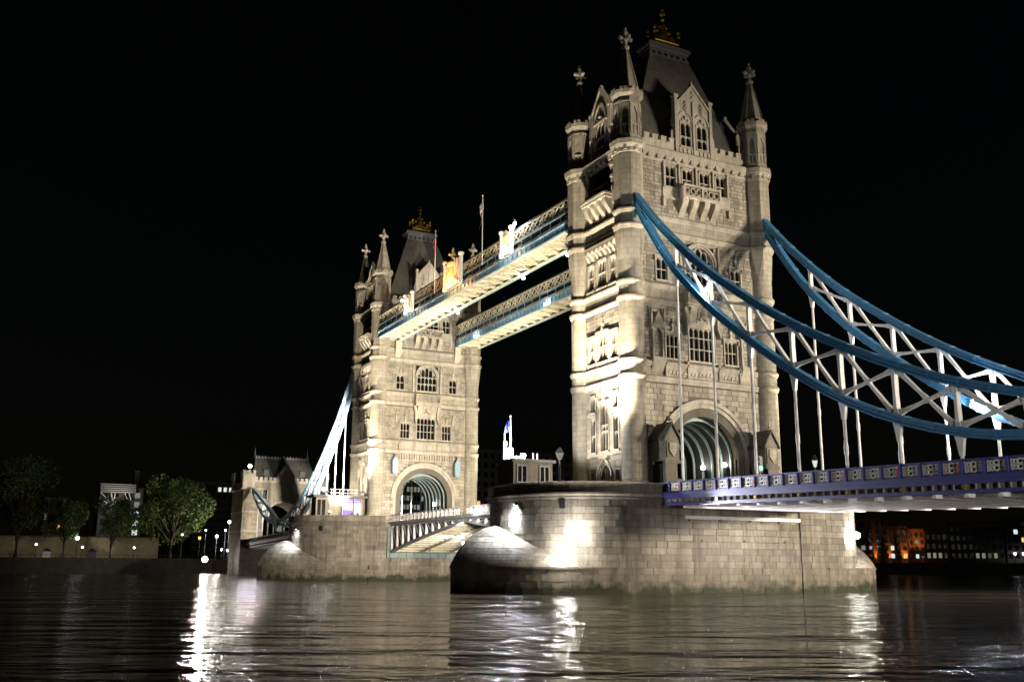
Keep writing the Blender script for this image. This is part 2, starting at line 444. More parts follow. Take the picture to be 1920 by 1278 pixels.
def turret(X, sx, sy, tower):
    x, y = X+sx*AX, sy*BY
    R = 1.38
    m = MB()
    pr = [(R+.28, ZB), (R+.28, 10.7), (R+.12, 10.95), (R+.12, 11.6), (R, 11.75)]
    for z in STR[:4]:
        pr += [(R, z), (R+.07, z+.02), (R+.18, z+.28), (R+.24, z+.36), (R+.24, z+.56), (R+.09, z+.74), (R+.0, z+.8)]
    pr += [(R, 36.0)]
    m.lathe(x, y, pr, 28)
    body = m.build('turret_shaft', 'shaft', tower, smooth=True)
    # broach from round to octagon
    m = MB(); Ro = 1.58/math.cos(PI/8)
    def P(r, ang, z): return (x+r*math.cos(ang), y+r*math.sin(ang), z)
    vs = [P(R+.01, PI/8*i, 35.95) for i in range(16)]+[P(Ro, PI/8+PI/4*i, 39.0) for i in range(8)]+[P(Ro, PI/8+PI/4*i, 39.6) for i in range(8)]
    fs = []
    for i in range(8):
        c, c2 = 16+i, 16+(i+1) % 8
        fs += [(c, c2, (2*i+2) % 16), (c, 2*i, 2*i+1), (c, 2*i+1, (2*i+2) % 16), (c, c2, c2+8, c+8)]
    m.add(vs, fs); m.build('broach', 'shaft', tower)
    m = MB(); A = 1.58; q = 1/math.cos(PI/8); pr = [(A*q, 39.5)]
    for z in STR[4:]:
        pr += [((A+o)*q, z+h) for o, h in ((0, 0), (.07, .02), (.18, .28), (.24, .36), (.24, .56), (.08, .74), (0, .8))]
    pr += [(A*q, 48.55), ((A+.08)*q, 48.6), ((A+.1)*q, 49.1), ((A+.34)*q, 49.5), ((A+.40)*q, 50.05), ((A+.25)*q, 50.25), ((A-.08)*q, 50.3),
           ((A-.08)*q, 50.8), ((A-.14)*q, 50.9), ((A-.14)*q, 54.6), ((A-.02)*q, 54.75), ((A-.02)*q, 54.95), ((A-.1)*q, 55.0), ((A-.1)*q, 55.4),
           ((A+.22)*q, 55.8), ((A+.26)*q, 56.15), ((A+.05)*q, 56.2)]
    m.lathe(x, y, pr, 8, PI/8); m.build('turret_upper', 'shaft', tower)
    # blind panels on the upper stage, cornice blocks and battlements
    m = MB()
    for i in range(8):
        a = PI/4*i; ca, sa = math.cos(a), math.sin(a)
        def L(u, n, z): return (x+ca*(A-.14+n)-sa*u, y+sa*(A-.14+n)+ca*u, z)
        b = MB(L)
        for u in (-.56, .40): b.box(u, u+.16, -.02, .11, 50.9, 54.6)
        b.box(-.4, .4, -.02, .1, 51.9, 52.05); b.box(-.06, .06, -.02, .09, 50.9, 51.9); b.box(-.4, .4, -.02, .1, 54.2, 54.6)
        for s in (-1, 1): b.plate([(s*.4, 53.3), (s*.4, 54.2), (0, 54.2), (s*.12, 53.9)], -.02, .1)
        for u in (-.45, .05): b.box(u, u+.36, .1, .42, 56.15, 56.5)
        b.box(-.16, .16, .1, .40, 48.75, 49.45)
        m.v += b.v and []; o = len(m.v); m.v += b.v; m.f += [tuple(k+o for k in f) for f in b.f]
    m.build('turret_panelling', 'trim', tower)
    m = MB()
    m.lathe(x, y, [(1.62, 56.2), (1.36, 57.2), (.98, 58.9), (.60, 60.6), (.30, 62.0)], 8, PI/8)
    for i in range(8):
        a = PI/8+PI/4*i
        m.beam((x+1.62*math.cos(a), y+1.62*math.sin(a), 56.2), (x+.3*math.cos(a), y+.3*math.sin(a), 62.0), .09, .09)
    m.build('spire', 'shaft', tower)
    m = MB(); cross_finial(m, x, y, 61.9, 1.12); m.build('cross_finial', 'trim', tower, smooth=True)

def make_tower(X, flip, label, n_single):
    tw = thing('bridge_tower', label, 'tower', (X, 0, ZB))
    for sx in (-1, 1):
        for sy in (-1, 1): turret(X, sx, sy, tw)
    road_side = '+X' if not flip else '-X'
    single = []
    for side in ('+X', '-X', '-Y', '+Y'):
        T = faceT(side, X); big = side[1] == 'X'; hu = 8.3 if big else 4.1
        holes = []; O = {}; approach = side == road_side
        def o_(key): return O.setdefault(key, MB(T))
        def win(*a, **k): holes.append(window(X, side, tw, *a, **k))
        if big:
            # first floor
            win(-1.78, 1.78, 25.35, 29.2, 5, (.36, .70), hood=False, finial=False)
            for s in (-1, 1):
                win(min(s*3.25, s*5.0), max(s*3.25, s*5.0), 25.35, 28.05, 3, (.52,), finial=True)
                # niches
                c = s*6.25; ornm = o_(('niche#%d' if approach else 'pinnacle#%d') % s)
                if approach:
                    ornm.box(c-.75, c-.55, -.02, .35, 25.1, 28.9); ornm.box(c+.55, c+.75, -.02, .35, 25.1, 28.9)
                    ornm.plate([(c-.95, 28.6), (c+.95, 28.6), (c, 30.5)], -.02, .55)
                    ornm.box(c-.9, c+.9, -.02, .6, 24.95, 25.25)
                    ornm.extr([(0, 23.6), (.5, 24.95), (0, 24.95)], c-.8, c+.8)
                    for q in (-.85, .85): ornm.lathe(0, 0, [(0.01, 0)]*2, 3) if False else ornm.plate([(c+q-.12, 28.4), (c+q+.12, 28.4), (c+q+.1, 30.0), (c+q, 30.9), (c+q-.1, 30.0)], .1, .45)
                    arc = lightshape(c-.55, c+.55, 28.6, 0)
                    for g in range(len(arc)-1):
                        (p0, p1), (q0, q1) = arc[g], arc[g+1]
                        if q0-p0 > 1e-4: ornm.loft([[(p0, nn, p1), (q0, nn, q1), (q0, nn, 28.9), (p0, nn, 28.9)] for nn in (-.02, .34)])
                else:
                    ornm.plate([(c-.45-s*.6, 28.3), (c-.1-s*.6, 28.3), (c-.28-s*.6, 30.2)], 0, .25)
                # bracket scrolls beside the oriel
                ornm = o_('scroll_bracket#%d' % s)
                ornm.plate([(s*1.95, 29.3), (s*2.35, 28.2), (s*2.35, 30.0), (s*2.6, 31.0), (s*2.75, 31.4), (s*2.2, 31.4), (s*1.95, 30.4)], -.02, .55)
            # carved frieze under the windows
            ornm = o_('carved_frieze')
            ornm.box(-5.3, 5.3, -.02, .13, 23.3, 24.2)
            for k in range(-9, 10):
                if abs(k) in (4,): continue
                u = k*.52
                ornm.plate([(u-.18, 23.45), (u, 23.62), (u+.18, 23.45), (u+.2, 23.8), (u, 24.05), (u-.2, 23.8)], .1, .22)
            for u in (-5.3, -2.3, 2.1, 5.1): ornm.box(u, u+.2, -.02, .3, 23.25, 25.2)
            # crest panel over the middle window and the balcony above it
            ornm = o_('crest_panel')
            ornm.extr([(-.02, 29.4), (.12, 29.4), (.45, 30.6), (.8, 31.4), (-.02, 31.4)], -1.9, 1.9)
            for u in (-.85, .65): ornm.extr([(-.02, 29.6), (.30, 29.8), (.68, 30.8), (.98, 31.4), (-.02, 31.4)], u, u+.2)
            ornm.ball((0, .5, 30.6), .42); ornm.ball((-.45, .42, 30.25), .26); ornm.ball((.45, .42, 30.25), .26)
            ornm = o_('balcony')
            ornm.box(-2.5, 2.5, -.02, 1.15, 31.4, 31.75); ornm.box(-2.6, 2.6, -.02, 1.28, 31.75, 31.95)
            for u in (-2.5, -.1, 2.3): ornm.box(u, u+.2, .9, 1.15, 31.95, 33.5)
            ornm.box(-2.5, 2.5, .88, 1.18, 33.3, 33.55); ornm.box(-2.5, 2.5, .95, 1.1, 31.95, 32.15)
            for s in (-2.45, 2.33): ornm.box(s, s+.12, 0, 1.0, 31.95, 33.5)
            for k in range(-7, 8):
                if k == 0: continue
                u = k*.3
                ornm.plate([(u-.12, 32.15), (u-.04, 32.15), (u+.14, 33.3), (u+.06, 33.3)], .98, 1.08); ornm.plate([(u+.12, 32.15), (u+.04, 32.15), (u-.14, 33.3), (u-.06, 33.3)], .96, 1.07)
            # second floor
            win(-1.95, 1.95, 34.35, 38.85, 5, (.30, .58), f=.22, arch=True, heads='all', proud=.14)
            for s in (-1, 1):
                win(min(s*4.55, s*6.05), max(s*4.55, s*6.05), 34.3, 36.85, 2, (.5,), finial=True)
                ornm = o_('pilaster#%d' % s)
                ornm.box(s*2.75-.16, s*2.75+.16, -.02, .3, 34.0, 38.2); ornm.plate([(s*2.75-.18, 38.2), (s*2.75+.18, 38.2), (s*2.75, 39.3)], 0, .25)
            # third floor windows, balcony on brackets
            for c in (-3.68, -1.25, 1.25, 3.68):
                win(c-.72, c+.72, 45.75, 48.3, 2, (.5,), hood=False)
            for u in (-4.75, -2.6, -.13, 2.36, 4.5): o_('pilaster#%g' % u).box(u, u+.25, -.02, .24, 45.4, 48.75)
            ornm = o_('balcony#up')
            ornm.box(-2.7, 2.7, -.02, 1.25, 44.35, 44.7)
            for u in (-2.7, -.12, 2.46): ornm.box(u, u+.24, .95, 1.25, 44.7, 46.0)
            ornm.box(-2.7, 2.7, .92, 1.3, 45.75, 46.02)
            for s in (-2.66, 2.52): ornm.box(s, s+.14, 0, 1.0, 44.7, 45.9)
            for u in (-2.1, -1.3, -.5, .5, 1.3, 2.1):
                for q in range(12):
                    t0, t1 = PI/6*q, PI/6*(q+1)
                    ornm.loft([[(u+rr*math.cos(g), nn, 45.22+rr*1.2*math.sin(g)) for rr, g in ((.27, t0), (.38, t0), (.38, t1), (.27, t1))] for nn in (1.0, 1.15)])
            for k in ():
                u = k*.6+.3
                ornm.plate([(u-.28, 44.7), (u-.16, 44.7), (u+.28, 45.75), (u+.16, 45.75)], 1.04, 1.14); ornm.plate([(u+.28, 44.7), (u+.16, 44.7), (u-.28, 45.75), (u-.16, 45.75)], 1.03, 1.13)
            for c in (-2.3, -.8, .8, 2.3): scorbel(o_('bracket#%g' % c), c-.38, c+.38, 42.3, 44.35, 1.1)
            for s in (-1, 1):
                ornm = o_('carved_panel#%d' % s); a, b = min(s*2.75, s*4.9), max(s*2.75, s*4.9)
                ornm.box(a, b, -.02, .2, 45.3, 45.6); ornm.box(a, b, -.02, .14, 44.4, 45.3); ornm.box(a, b, -.02, .3, 44.15, 44.4)
                ornm.box(s*4.75-.2, s*4.75+.2, -.02, .3, 43.2, 44.2)
        else:
            # street side: door, tall windows, window groups, corbel table, loggia
            win(-.78, .78, 15.25, 20.6, 2, (.42, .55), finial=True, heads='all')
            for s in (-1, 1):
                a, b = min(s*1.9, s*2.85), max(s*1.9, s*2.85)
                win(a, b, 15.25, 19.1, 1, (.5,), heads='all', f=.2)
                win(a, b, 19.85, 21.55, 1, (), heads='all', f=.2, hood=False)
                win(min(s*2.2, s*3.0), max(s*2.2, s*3.0), 11.3, 13.0, 1, (), hood=False, heads='none')
                a, b = min(s*1.75, s*2.95), max(s*1.75, s*2.95)
                win(a, b, 25.45, 28.35, 2, (.55,), f=.2)
                win(a, b, 34.2, 37.3, 2, (.55,), f=.2, hood=False)
            win(-.95, .95, 25.45, 28.6, 3, (.58,), f=.22, finial=True)
            win(-.95, .95, 34.2, 37.5, 3, (.55,), f=.2, hood=False)
            o_('sill_band').box(-3.7, 3.7, -.02, .2, 14.75, 15.0); o_('date_panel').box(-.9, .9, 0, .34, 14.45, 14.7)
            # pointed doorway in orders
            holes.append((-1.0, 1.0, ZB, 14.2))
            ornm = o_('door_surround')
            for r0, r1, pp in ((1.0, 1.28, -.1), (1.28, 1.5, .05), (1.5, 1.7, .2)):
                def ogv(r): return [(-r, ZB)]+[(p[0], p[1]) for p in lightshape(-r, r, 12.55+r*1.15, 0, 9)]+[(r, ZB)]
                A, B = ogv(r0), ogv(r1)
                for g in range(len(A)-1):
                    ornm.loft([[(A[g][0], nn, A[g][1]), (A[g+1][0], nn, A[g+1][1]), (B[g+1][0], nn, B[g+1][1]), (B[g][0], nn, B[g][1])] for nn in (-.6, pp)])
            A = [(p[0], p[1]) for p in lightshape(-1.0, 1.0, 13.7, 0, 9)]
            for g in range(len(A)-1):
                if A[g+1][0]-A[g][0] > 1e-4: ornm.loft([[(A[g][0], nn, A[g][1]), (A[g+1][0], nn, A[g+1][1]), (A[g+1][0], nn, 14.2), (A[g][0], nn, 14.2)] for nn in (-.55, -.07)])
            ornm.box(-1, 1, -.5, -.3, 12.0, 12.25)
            for u in (-.5, 0, .5): ornm.box(u-.05, u+.05, -.45, -.3, 12.2, 13.5)
            d = MB(T); d.box(-1, 1, -.62, -.55, ZB, 14.1); d.build('door', 'iron_dark', tw)
            # machicolated corbel table
            for k in range(-3, 4):
                u = k*.92; ornm = o_('corbel#%d' % k)
                scorbel(ornm, u-.2, u+.2, 37.75, 39.0, .55)
                ornm.plate([(u-.2, 38.6), (u+.2, 38.6), (u+.46, 39.1), (u+.46, 39.45), (u-.46, 39.45), (u-.46, 39.1)], -.02, .5)
            # loggia opening with balcony on brackets
            holes.append((-2.5, 2.5, 45.3, 49.0))
            ornm = o_('loggia')
            ornm.box(-2.5, 2.5, -2.2, -2.0, 45, 49.2); ornm.box(-2.5, 2.5, -2.1, -.1, 45.0, 45.3)
            for s in (-1, 1):
                ornm.box(s*2.6-.22, s*2.6+.22, -.6, .22, 45.2, 48.9); ornm.box(s*2.6-.3, s*2.6+.3, -.1, .36, 46.8, 47.1)
                ornm.box(s*2.6-.28, s*2.6+.28, -.1, .32, 45.2, 45.7); ornm.box(s*2.6-.3, s*2.6+.3, -.1, .34, 48.3, 48.7)
                o_('pilaster#%d' % s).box(min(s*2.82, s*3.4), max(s*2.82, s*3.4), -.02, .3, 43.6, 45.2)
            ornm.box(-1.9, -1.6, -1.8, -1.5, 45.3, 49); ornm.box(.5, 1.0, -2.0, -1.2, 45.3, 49)
            ornm.box(-2.5, 2.3, -.1, .1, 46.3, 46.7)
            ornm = o_('balcony')
            ornm.box(-2.6, 2.6, -.02, 1.2, 44.4, 44.75); ornm.box(-2.7, 2.7, 0, 1.32, 44.75, 45.0)
            for c in (-2.1, -.7, .7, 2.1): scorbel(o_('bracket#%g' % c), c-.34, c+.34, 42.3, 44.4, 1.05)
        for key in O: O[key].build(key.split('#')[0], 'trim', tw)
        # masonry with the openings cut
        arch = big
        hw, zs, rise = 4.6, 14.5, 4.6
        w = MB(T)
        z_low = ZB
        if arch:
            for a, b in ((-hu, -hw), (hw, hu)): w.box(a, b, -.9, -.06, ZB, zs)
            A = arch_pts(hw, zs, rise)
            for g in range(len(A)-1):
                (p0, p1), (q0, q1) = A[g], A[g+1]
                w.loft([[(p0, nn, p1), (q0, nn, q1), (q0, nn, 22.0), (p0, nn, 22.0)] for nn in (-.9, -.06)])
            for a, b in ((-hu, -hw), (hw, hu)): w.box(a, b, -.9, -.06, zs, 22.0)
            z_low = 22.0
        for a, b, c, d in cells(-hu, hu, z_low, 50.2, holes): w.box(a, b, -.6, -.06, c, d)
        wall = w.build('wall', 'mortar', tw)
        # string courses
        for z in STR:
            s = MB(T); s.extr(sprof(z), -hu+.3, hu-.3); s.build('string_course', 'trim', tw)
        for z in (23.3, 32.1, 40.3):
            s = MB(T)
            for a, b, c, d in cells(-hu+.3, hu-.3, z, z+.9 if z < 30 else z+1.0, [h for h in holes if h[3] > z and h[2] < z+1]): s.box(a, b, -.05, .015, c, d)
            s.build('flat_band', 'shaft', tw)
        s = MB(T); s.extr([(-.1, 48.6), (.06, 48.6), (.1, 49.1), (.42, 49.5), (.5, 50.05), (.35, 50.25), (-.4, 50.3)], -hu+.3, hu-.3)
        k = 12 if big else 6
        for i in range(k):
            u = -hu+1.0+(2*hu-2)*(i+.5)/k; s.box(u-.22, u+.22, .0, .4, 48.95, 49.45)
        s.build('cornice', 'trim', tw)
        # ashlar
        rows = []; z = ZB
        while z < 48.5:
            h = (.58 if z < 22.4 else .44); h *= random.choice((1, 1, .9, 1.1))
            z1 = min(z+h, 48.58)
            if any(q-.02 < (z+z1)/2 < q+.82 for q in STR) or any(q < (z+z1)/2 < q+1 for q in (23.3, 32.1, 40.3)): z = z1; continue
            cuts = [(h_[0], h_[1]) for h_ in holes if h_[2] < z1-.02 and h_[3] > z+.02]
            if arch:
                zm = (z+z1)/2
                if zm < zs: cuts.append((-6.0, 6.0))
                elif zm < zs+6.45:
                    q = 6.45*math.sqrt(max(0, 1-((max(z, zs)-zs)/6.45)**2)); cuts.append((-q, q))
            for a, b in subtract((-hu, hu), cuts):
                u = a
                while u < b-.02:
                    ln = random.uniform(.6, 1.5) if z < 22.4 else random.uniform(.45, 1.15)
                    e = min(u+ln, b)
                    if b-e < .25: e = b
                    rows.append((u, e, z, z1)); u = e
            z = z1
        g = .028; st = MB(T); singles = []
        vis = (side == '+X')
        for i, (a, b, c, d) in enumerate(rows):
            if b-a < .12: continue
            if vis and len(singles) < n_single and b-a > .35 and abs((a+b)/2) < 8:
                singles.append((a+g, b-g, c+g, d-g))
            else: st.box(a+g, b-g, -.12, random.uniform(-.02, .022), c+g, d-g)
        tag(st.build('ashlar', 'ashlar', wall), kind='stuff')
        for a, b, c, d in singles:
            p0 = T(a, -.12, c); p1 = T(b, random.uniform(-.02, .022), d)
            unit('stone', 'ashlar', wall, [(p0[i]+p1[i])/2 for i in range(3)], [abs(p0[i]-p1[i]) for i in range(3)])
        if arch:
            # moulded orders of the arch
            for r0, r1, n0, n1 in ((4.6, 5.05, -.6, -.25), (5.05, 5.55, -.6, -.1), (5.55, 6.05, -.3, .08), (6.05, 6.5, -.2, .24)):
                A = [(-r0, ZB)]+arch_pts(r0, zs, rise+(r0-4.6))+[(r0, ZB)]; B = [(-r1, ZB)]+arch_pts(r1, zs, rise+(r1-4.6))+[(r1, ZB)]
                m = MB(T)
                for gg in range(len(A)-1):
                    if r0 > 5.6 and (gg == 0 or gg == len(A)-2): continue
                    m.loft([[(A[gg][0], nn, A[gg][1]), (A[gg+1][0], nn, A[gg+1][1]), (B[gg+1][0], nn, B[gg+1][1]), (B[gg][0], nn, B[gg][1])] for nn in (n0, n1)])
                m.build('arch_moulding', 'trim', tw)
            if not approach:
                m = MB(T)   # corbelled frieze over the bascule arch
                for k in range(-11, 12):
                    u = k*.5; m.box(u-.16, u+.16, -.02, .3, 21.35, 22.45); m.box(u-.1, u+.1, .28, .42, 21.6, 22.1)
                m.box(-6.2, 6.2, -.02, .2, 21.15, 21.4); m.build('corbel_frieze', 'trim', tw)
                for s in (-1, 1):
                    m = MB(T); c = s*6.15
                    m.box(c-.5, c+.5, .05, 1.0, 19.1, 20.9); m.plate([(c-.62, 20.9), (c+.62, 20.9), (c, 22.0)], 0, 1.1); m.box(c-.38, c+.38, .15, .9, 18.7, 19.1)
                    m.build('signal_box', 'pale_blue', tw)
                    for sy in (-1, 1):
                        m = MB(T); m.box(c-.06, c+.06, .02, 1.0, 22.0, 22.4); m.build('box_finial', 'trim', tw); break
        # parapet and dormer
        dw = 2.55 if big else 2.15
        for s in (-1, 1):
            m = MB(T)
            a, b = (dw, hu-.9) if big else (dw, hu-.9)
            if b-a > .5:
                m.box(min(s*a, s*b), max(s*a, s*b), -.55, -.12, 50.2, 51.3)
                k = 4 if big else 1; wd = (b-a)/k
                for i in range(k):
                    c = s*(a+wd*(i+.5)); m.box(c-wd*.3, c+wd*.3, -.55, -.12, 51.3, 51.9); m.box(c-wd*.34, c+wd*.34, -.6, -.06, 51.9, 52.03)
                    c = s*(a+wd*i); m.box(c-wd*.2, c+wd*.2, -.6, -.06, 51.3, 51.42)
            if m.v: m.build('battlement', 'trim', tw)
        dh = []
        X0 = X
        # shift plane back a little for the dormer
        def Td(u, n, z): return T(u, n-.1, z)
        if big:
            for c in (-1.2, 1.2): dh.append(window(X, side, tw, c-.72, c+.72, 51.3, 54.3, 2, (.42,), hood=False, proud=-.02, heads='all', f=.12))
        else: dh.append(window(X, side, tw, -.85, .85, 51.5, 54.6, 2, (.45,), hood=False, proud=-.02, heads='all', f=.12))
        m = MB(Td)
        ztop = 59.5 if big else 59.2; zsh = 56.2 if big else 55.8
        for a, b, c, d in cells(-dw, dw, 50.2, zsh, dh): m.box(a, b, -.5, 0, c, d)
        m.plate([(-dw, zsh), (dw, zsh), (0, ztop-.3)], -.5, 0)
        if big:
            for c in (-1.2, 1.2):
                for r0, r1 in ((.95, 1.15),):
                    for i in range(10):
                        t0, t1 = PI*i/10, PI*(i+1)/10
                        m.loft([[(c+r*math.cos(t), nn, 54.5+r*math.sin(t)*1.15) for r, t in ((r0, t0), (r1, t0), (r1, t1), (r0, t1))] for nn in (-.02, .12)])
                m.ball((c, 0, 54.95), .3, 6); m.ball((c-.4, 0, 54.7), .2, 6); m.ball((c+.4, 0, 54.7), .2, 6)
                for zz in (56.1, 56.7): m.plate([(c-.28, zz), (c+.28, zz), (c, zz+.45)], 0, .12)
                m.box(c-.06, c+.06, 0, .12, 55.6, 57.2)
            for zz in (57.0, 57.7, 58.3): m.plate([(-.25, zz), (.25, zz), (0, zz+.4)], 0, .12)
            m.box(-.14, .14, -.02, .18, 50.3, 57.0)
            for k in range(8): u = -2.2+k*.6; m.box(u, u+.3, -.02, .1, 50.5, 51.05)
        else:
            for i in range(12):
                t0, t1 = PI*i/12, PI*(i+1)/12
                m.loft([[(r*math.cos(t), nn, 55.0+r*math.sin(t)*1.7) for r, t in ((1.1, t0), (1.35, t0), (1.35, t1), (1.1, t1))] for nn in (-.02, .16)])
            m.ball((0, 0, 55.5), .34, 6); m.ball((-.5, 0, 55.2), .22, 6); m.ball((.5, 0, 55.2), .22, 6); m.box(-1.5, 1.5, -.02, .18, 54.75, 55.0)
        for s in (-1, 1):
            c = s*dw
            m.box(c-.2, c+.2, -.55, .16, 50.2, 57.4 if big else 56.2); m.box(c-.3, c+.3, -.6, .24, 57.4 if big else 56.2, 57.75 if big else 56.5); m.box(c-.24, c+.24, -.58, .2, 53.0, 53.25)
            for zz, ww in ((50.2, .9), (52.2, .65), (53.8, .4), (55, .25)):
                m.plate([(c, zz), (c+s*ww, zz), (c+s*ww*.9, zz+.9), (c+s*ww*.35, zz+1.3), (c, zz+1.9)], -.45, -.1)
            # coping of the gable
            m.loft([[(s*(dw+.1), nn, zsh), (s*(dw+.1), nn, zsh+.35), (0, nn, ztop+.15), (0, nn, ztop-.3)] for nn in (-.56, .14)])
        m.plate([(-.2, ztop), (.2, ztop), (.05, ztop+.5), (-.05, ztop+.5)], -.4, 0)
        m.build('dormer_gable', 'trim', tw)
        m = MB(Td); dep = -3.6 if big else -4.6
        m.loft([[(-dw+.1, nn, 50.4), (dw-.1, nn, 50.4), (dw-.1, nn, zsh), (0, nn, ztop-.35), (-dw+.1, nn, zsh)] for nn in (dep, -.5)])
        m.build('dormer_roof', 'slate', tw)
    # passage through the tower: vault, ribs, side walls
    m = MB(); hw = 4.6; A = [(-hw, ZB)]+arch_pts(hw, 14.5, 4.6)+[(hw, ZB)]
    for gg in range(len(A)-1):
        (p0, p1), (q0, q1) = A[gg], A[gg+1]
        o = 1.06
        m.loft([[(x, p0*1.01, p1+.01), (x, q0*1.01, q1+.01), (x, q0*o+.0, (q1-ZB)*o+ZB), (x, p0*o, (p1-ZB)*o+ZB)] for x in (X-4.85, X+4.85)])
    m.build('vault', 'dark_void', tw)
    for i in range(6):
        x = X-4.3+i*1.72; m = MB(); a2 = [(-hw+.0, ZB+1.6)]+arch_pts(hw, 14.5, 4.6)+[(hw, ZB+1.6)]
        for gg in range(len(a2)-1):
            (p0, p1), (q0, q1) = a2[gg], a2[gg+1]; o = .95
            m.loft([[(xx, p0, p1), (xx, q0, q1), (xx, q0*o, 12+(q1-12)*o), (xx, p0*o, 12+(p1-12)*o)] for xx in (x-.09, x+.09)])
        m.build('vault_rib', 'rib_blue', tw, smooth=True)
    # roof with platform, gilded cresting
    m = MB(); bx, by, tx, ty = 4.75, 8.3, .95, 2.7
    def ring(t): return [(X+sx*(bx+(tx-bx)*t), sy*(by+(ty-by)*t), 50.4+15.6*t) for sx, sy in ((-1, -1), (1, -1), (1, 1), (-1, 1))]
    m.loft([ring(0), ring(.35), ring(.7), ring(.94)]); rf = m.build('roof', 'slate', tw)
    m = MB(); m.loft([[(X+(c[0]-X)*1.02, c[1]*1.01, c[2]) for c in ring(.94)], [(X+(c[0]-X)*1.02, c[1]*1.01, c[2]) for c in ring(1)]])
    m.build('roof_band', 'lead', rf)
    for k in range(6):
        for q in (-1, 1): unit('vent', 'iron_dark', rf, (X+q*1.12, -2.3+k*.92, 65.45), (.24, .32, .4))
    m = MB()
    m.box(X-1.2, X+1.2, -2.95, 2.95, 66.0, 66.35); m.box(X-1.45, X+1.45, -3.2, 3.2, 66.35, 66.75); m.box(X-1.1, X+1.1, -2.85, 2.85, 66.75, 67.0)
    m.build('ridge_platform', 'lead', rf)
    m = MB()
    for sx in (-.75, .75):
        for sy in (-1.85, 1.85):
            m.tube([(X+sx, sy, 66.9), (X+sx, sy, 69.3)], .07); m.ball((X+sx, sy, 68.75), .27); m.ball((X+sx, sy, 69.3), .24)
        # lattice side: rising to the middle
        N = 12
        for i in range(N):
            y = -1.85+3.7*i/(N-1); h = 67.6+2.6*max(0, 1-abs(y)/1.5)**1.2
            xo = X+sx*(1-.55*max(0, 1-abs(y)/1.6))
            m.tube([(X+sx, y, 66.95), (xo, y, h)], .05, 5)
            if i < N-1:
                y2 = -1.85+3.7*(i+1)/(N-1)
                m.tube([(X+sx*.95, y, 67.0), (X+sx*.9, y2, 67.6)], .045, 5); m.tube([(X+sx*.95, y2, 67.0), (X+sx*.9, y, 67.6)], .045, 5)
                if abs(y) < 1.2: m.tube([(X+sx*.8, y, 67.7), (X+sx*.65, y2, 68.5)], .05, 5); m.tube([(X+sx*.8, y2, 67.7), (X+sx*.65, y, 68.5)], .05, 5)
        m.tube([(X+sx, -1.85, 67.6), (X+sx, 1.85, 67.6)], .07, 5)
    for y in (-1.85, 1.85): m.tube([(X-.75, y, 67.6), (X+.75, y, 67.6)], .06, 5)
    m.lathe(X, 0, [(.5, 68.6), (.35, 69.6), (.16, 70.3), (.1, 71.0)], 8); m.ball((X, 0, 70.2), .28)
    for sy in (-.9, .9): m.ball((X, sy, 69.4), .22)
    for sy in (-.5, .5): m.ball((X, sy, 70.0), .17)
    m.ball((X, 0, 71.1), .27); m.tube([(X, 0, 71), (X, 0, 72.5)], .06, 6); m.ball((X, 0, 71.75), .2)
    for dx, dy in ((.32, 0), (-.32, 0), (0, .32), (0, -.32)): m.ball((X+dx, dy, 71.85), .14, 6)
    m.ball((X, 0, 72.45), .2)
    m.build('gilded_crown', 'gold', tw, smooth=True)
    return tw
near_tower = make_tower(0, False, 'nearer floodlit gothic stone bridge tower with blue chains fixed to its corner turrets', 300)
far_tower = make_tower(FAR, True, 'farther floodlit gothic stone bridge tower beyond the high walkways', 0)


# ================================================================== piers
PR, PY = 10.65, 12.2
def upper_outline(off=0, k=18):
    r = PR+off; p = []
    for i in range(k+1): a = -PI/2+PI*i/k; p.append((r*math.sin(-a+PI/2-PI/2), 0)) if False else None
    for i in range(k+1): a = PI*i/k; p.append((r*math.cos(a), PY+r*math.sin(a)))
    for i in range(k+1): a = PI+PI*i/k; p.append((r*math.cos(a), -PY+r*math.sin(a)))
    return p
def ogive(off=0, k=12):
    """lower starling outline on the -y end from +x tangent round the nose to -x tangent"""
    d = 28.4-PY; R = (PR*PR+d*d)/(2*PR); cx = PR-R; a1 = math.asin(d/R)
    right = [(cx+(R+off)*math.cos(a1*i/k), -PY-(R+off)*math.sin(a1*i/k)) for i in range(k+1)]
    right[-1] = (0, right[-1][1])
    return right+[(-x, y) for x, y in reversed(right[:-1])]
def path_walk(pts):
    L = [0]
    for a, b in zip(pts, pts[1:]): L.append(L[-1]+math.hypot(b[0]-a[0], b[1]-a[1]))
    def at(s):
        for i in range(len(pts)-1):
            if s <= L[i+1] or i == len(pts)-2:
                t = (s-L[i])/max(1e-6, L[i+1]-L[i])
                return (pts[i][0]+(pts[i+1][0]-pts[i][0])*t, pts[i][1]+(pts[i+1][1]-pts[i][1])*t)
    return L[-1], at
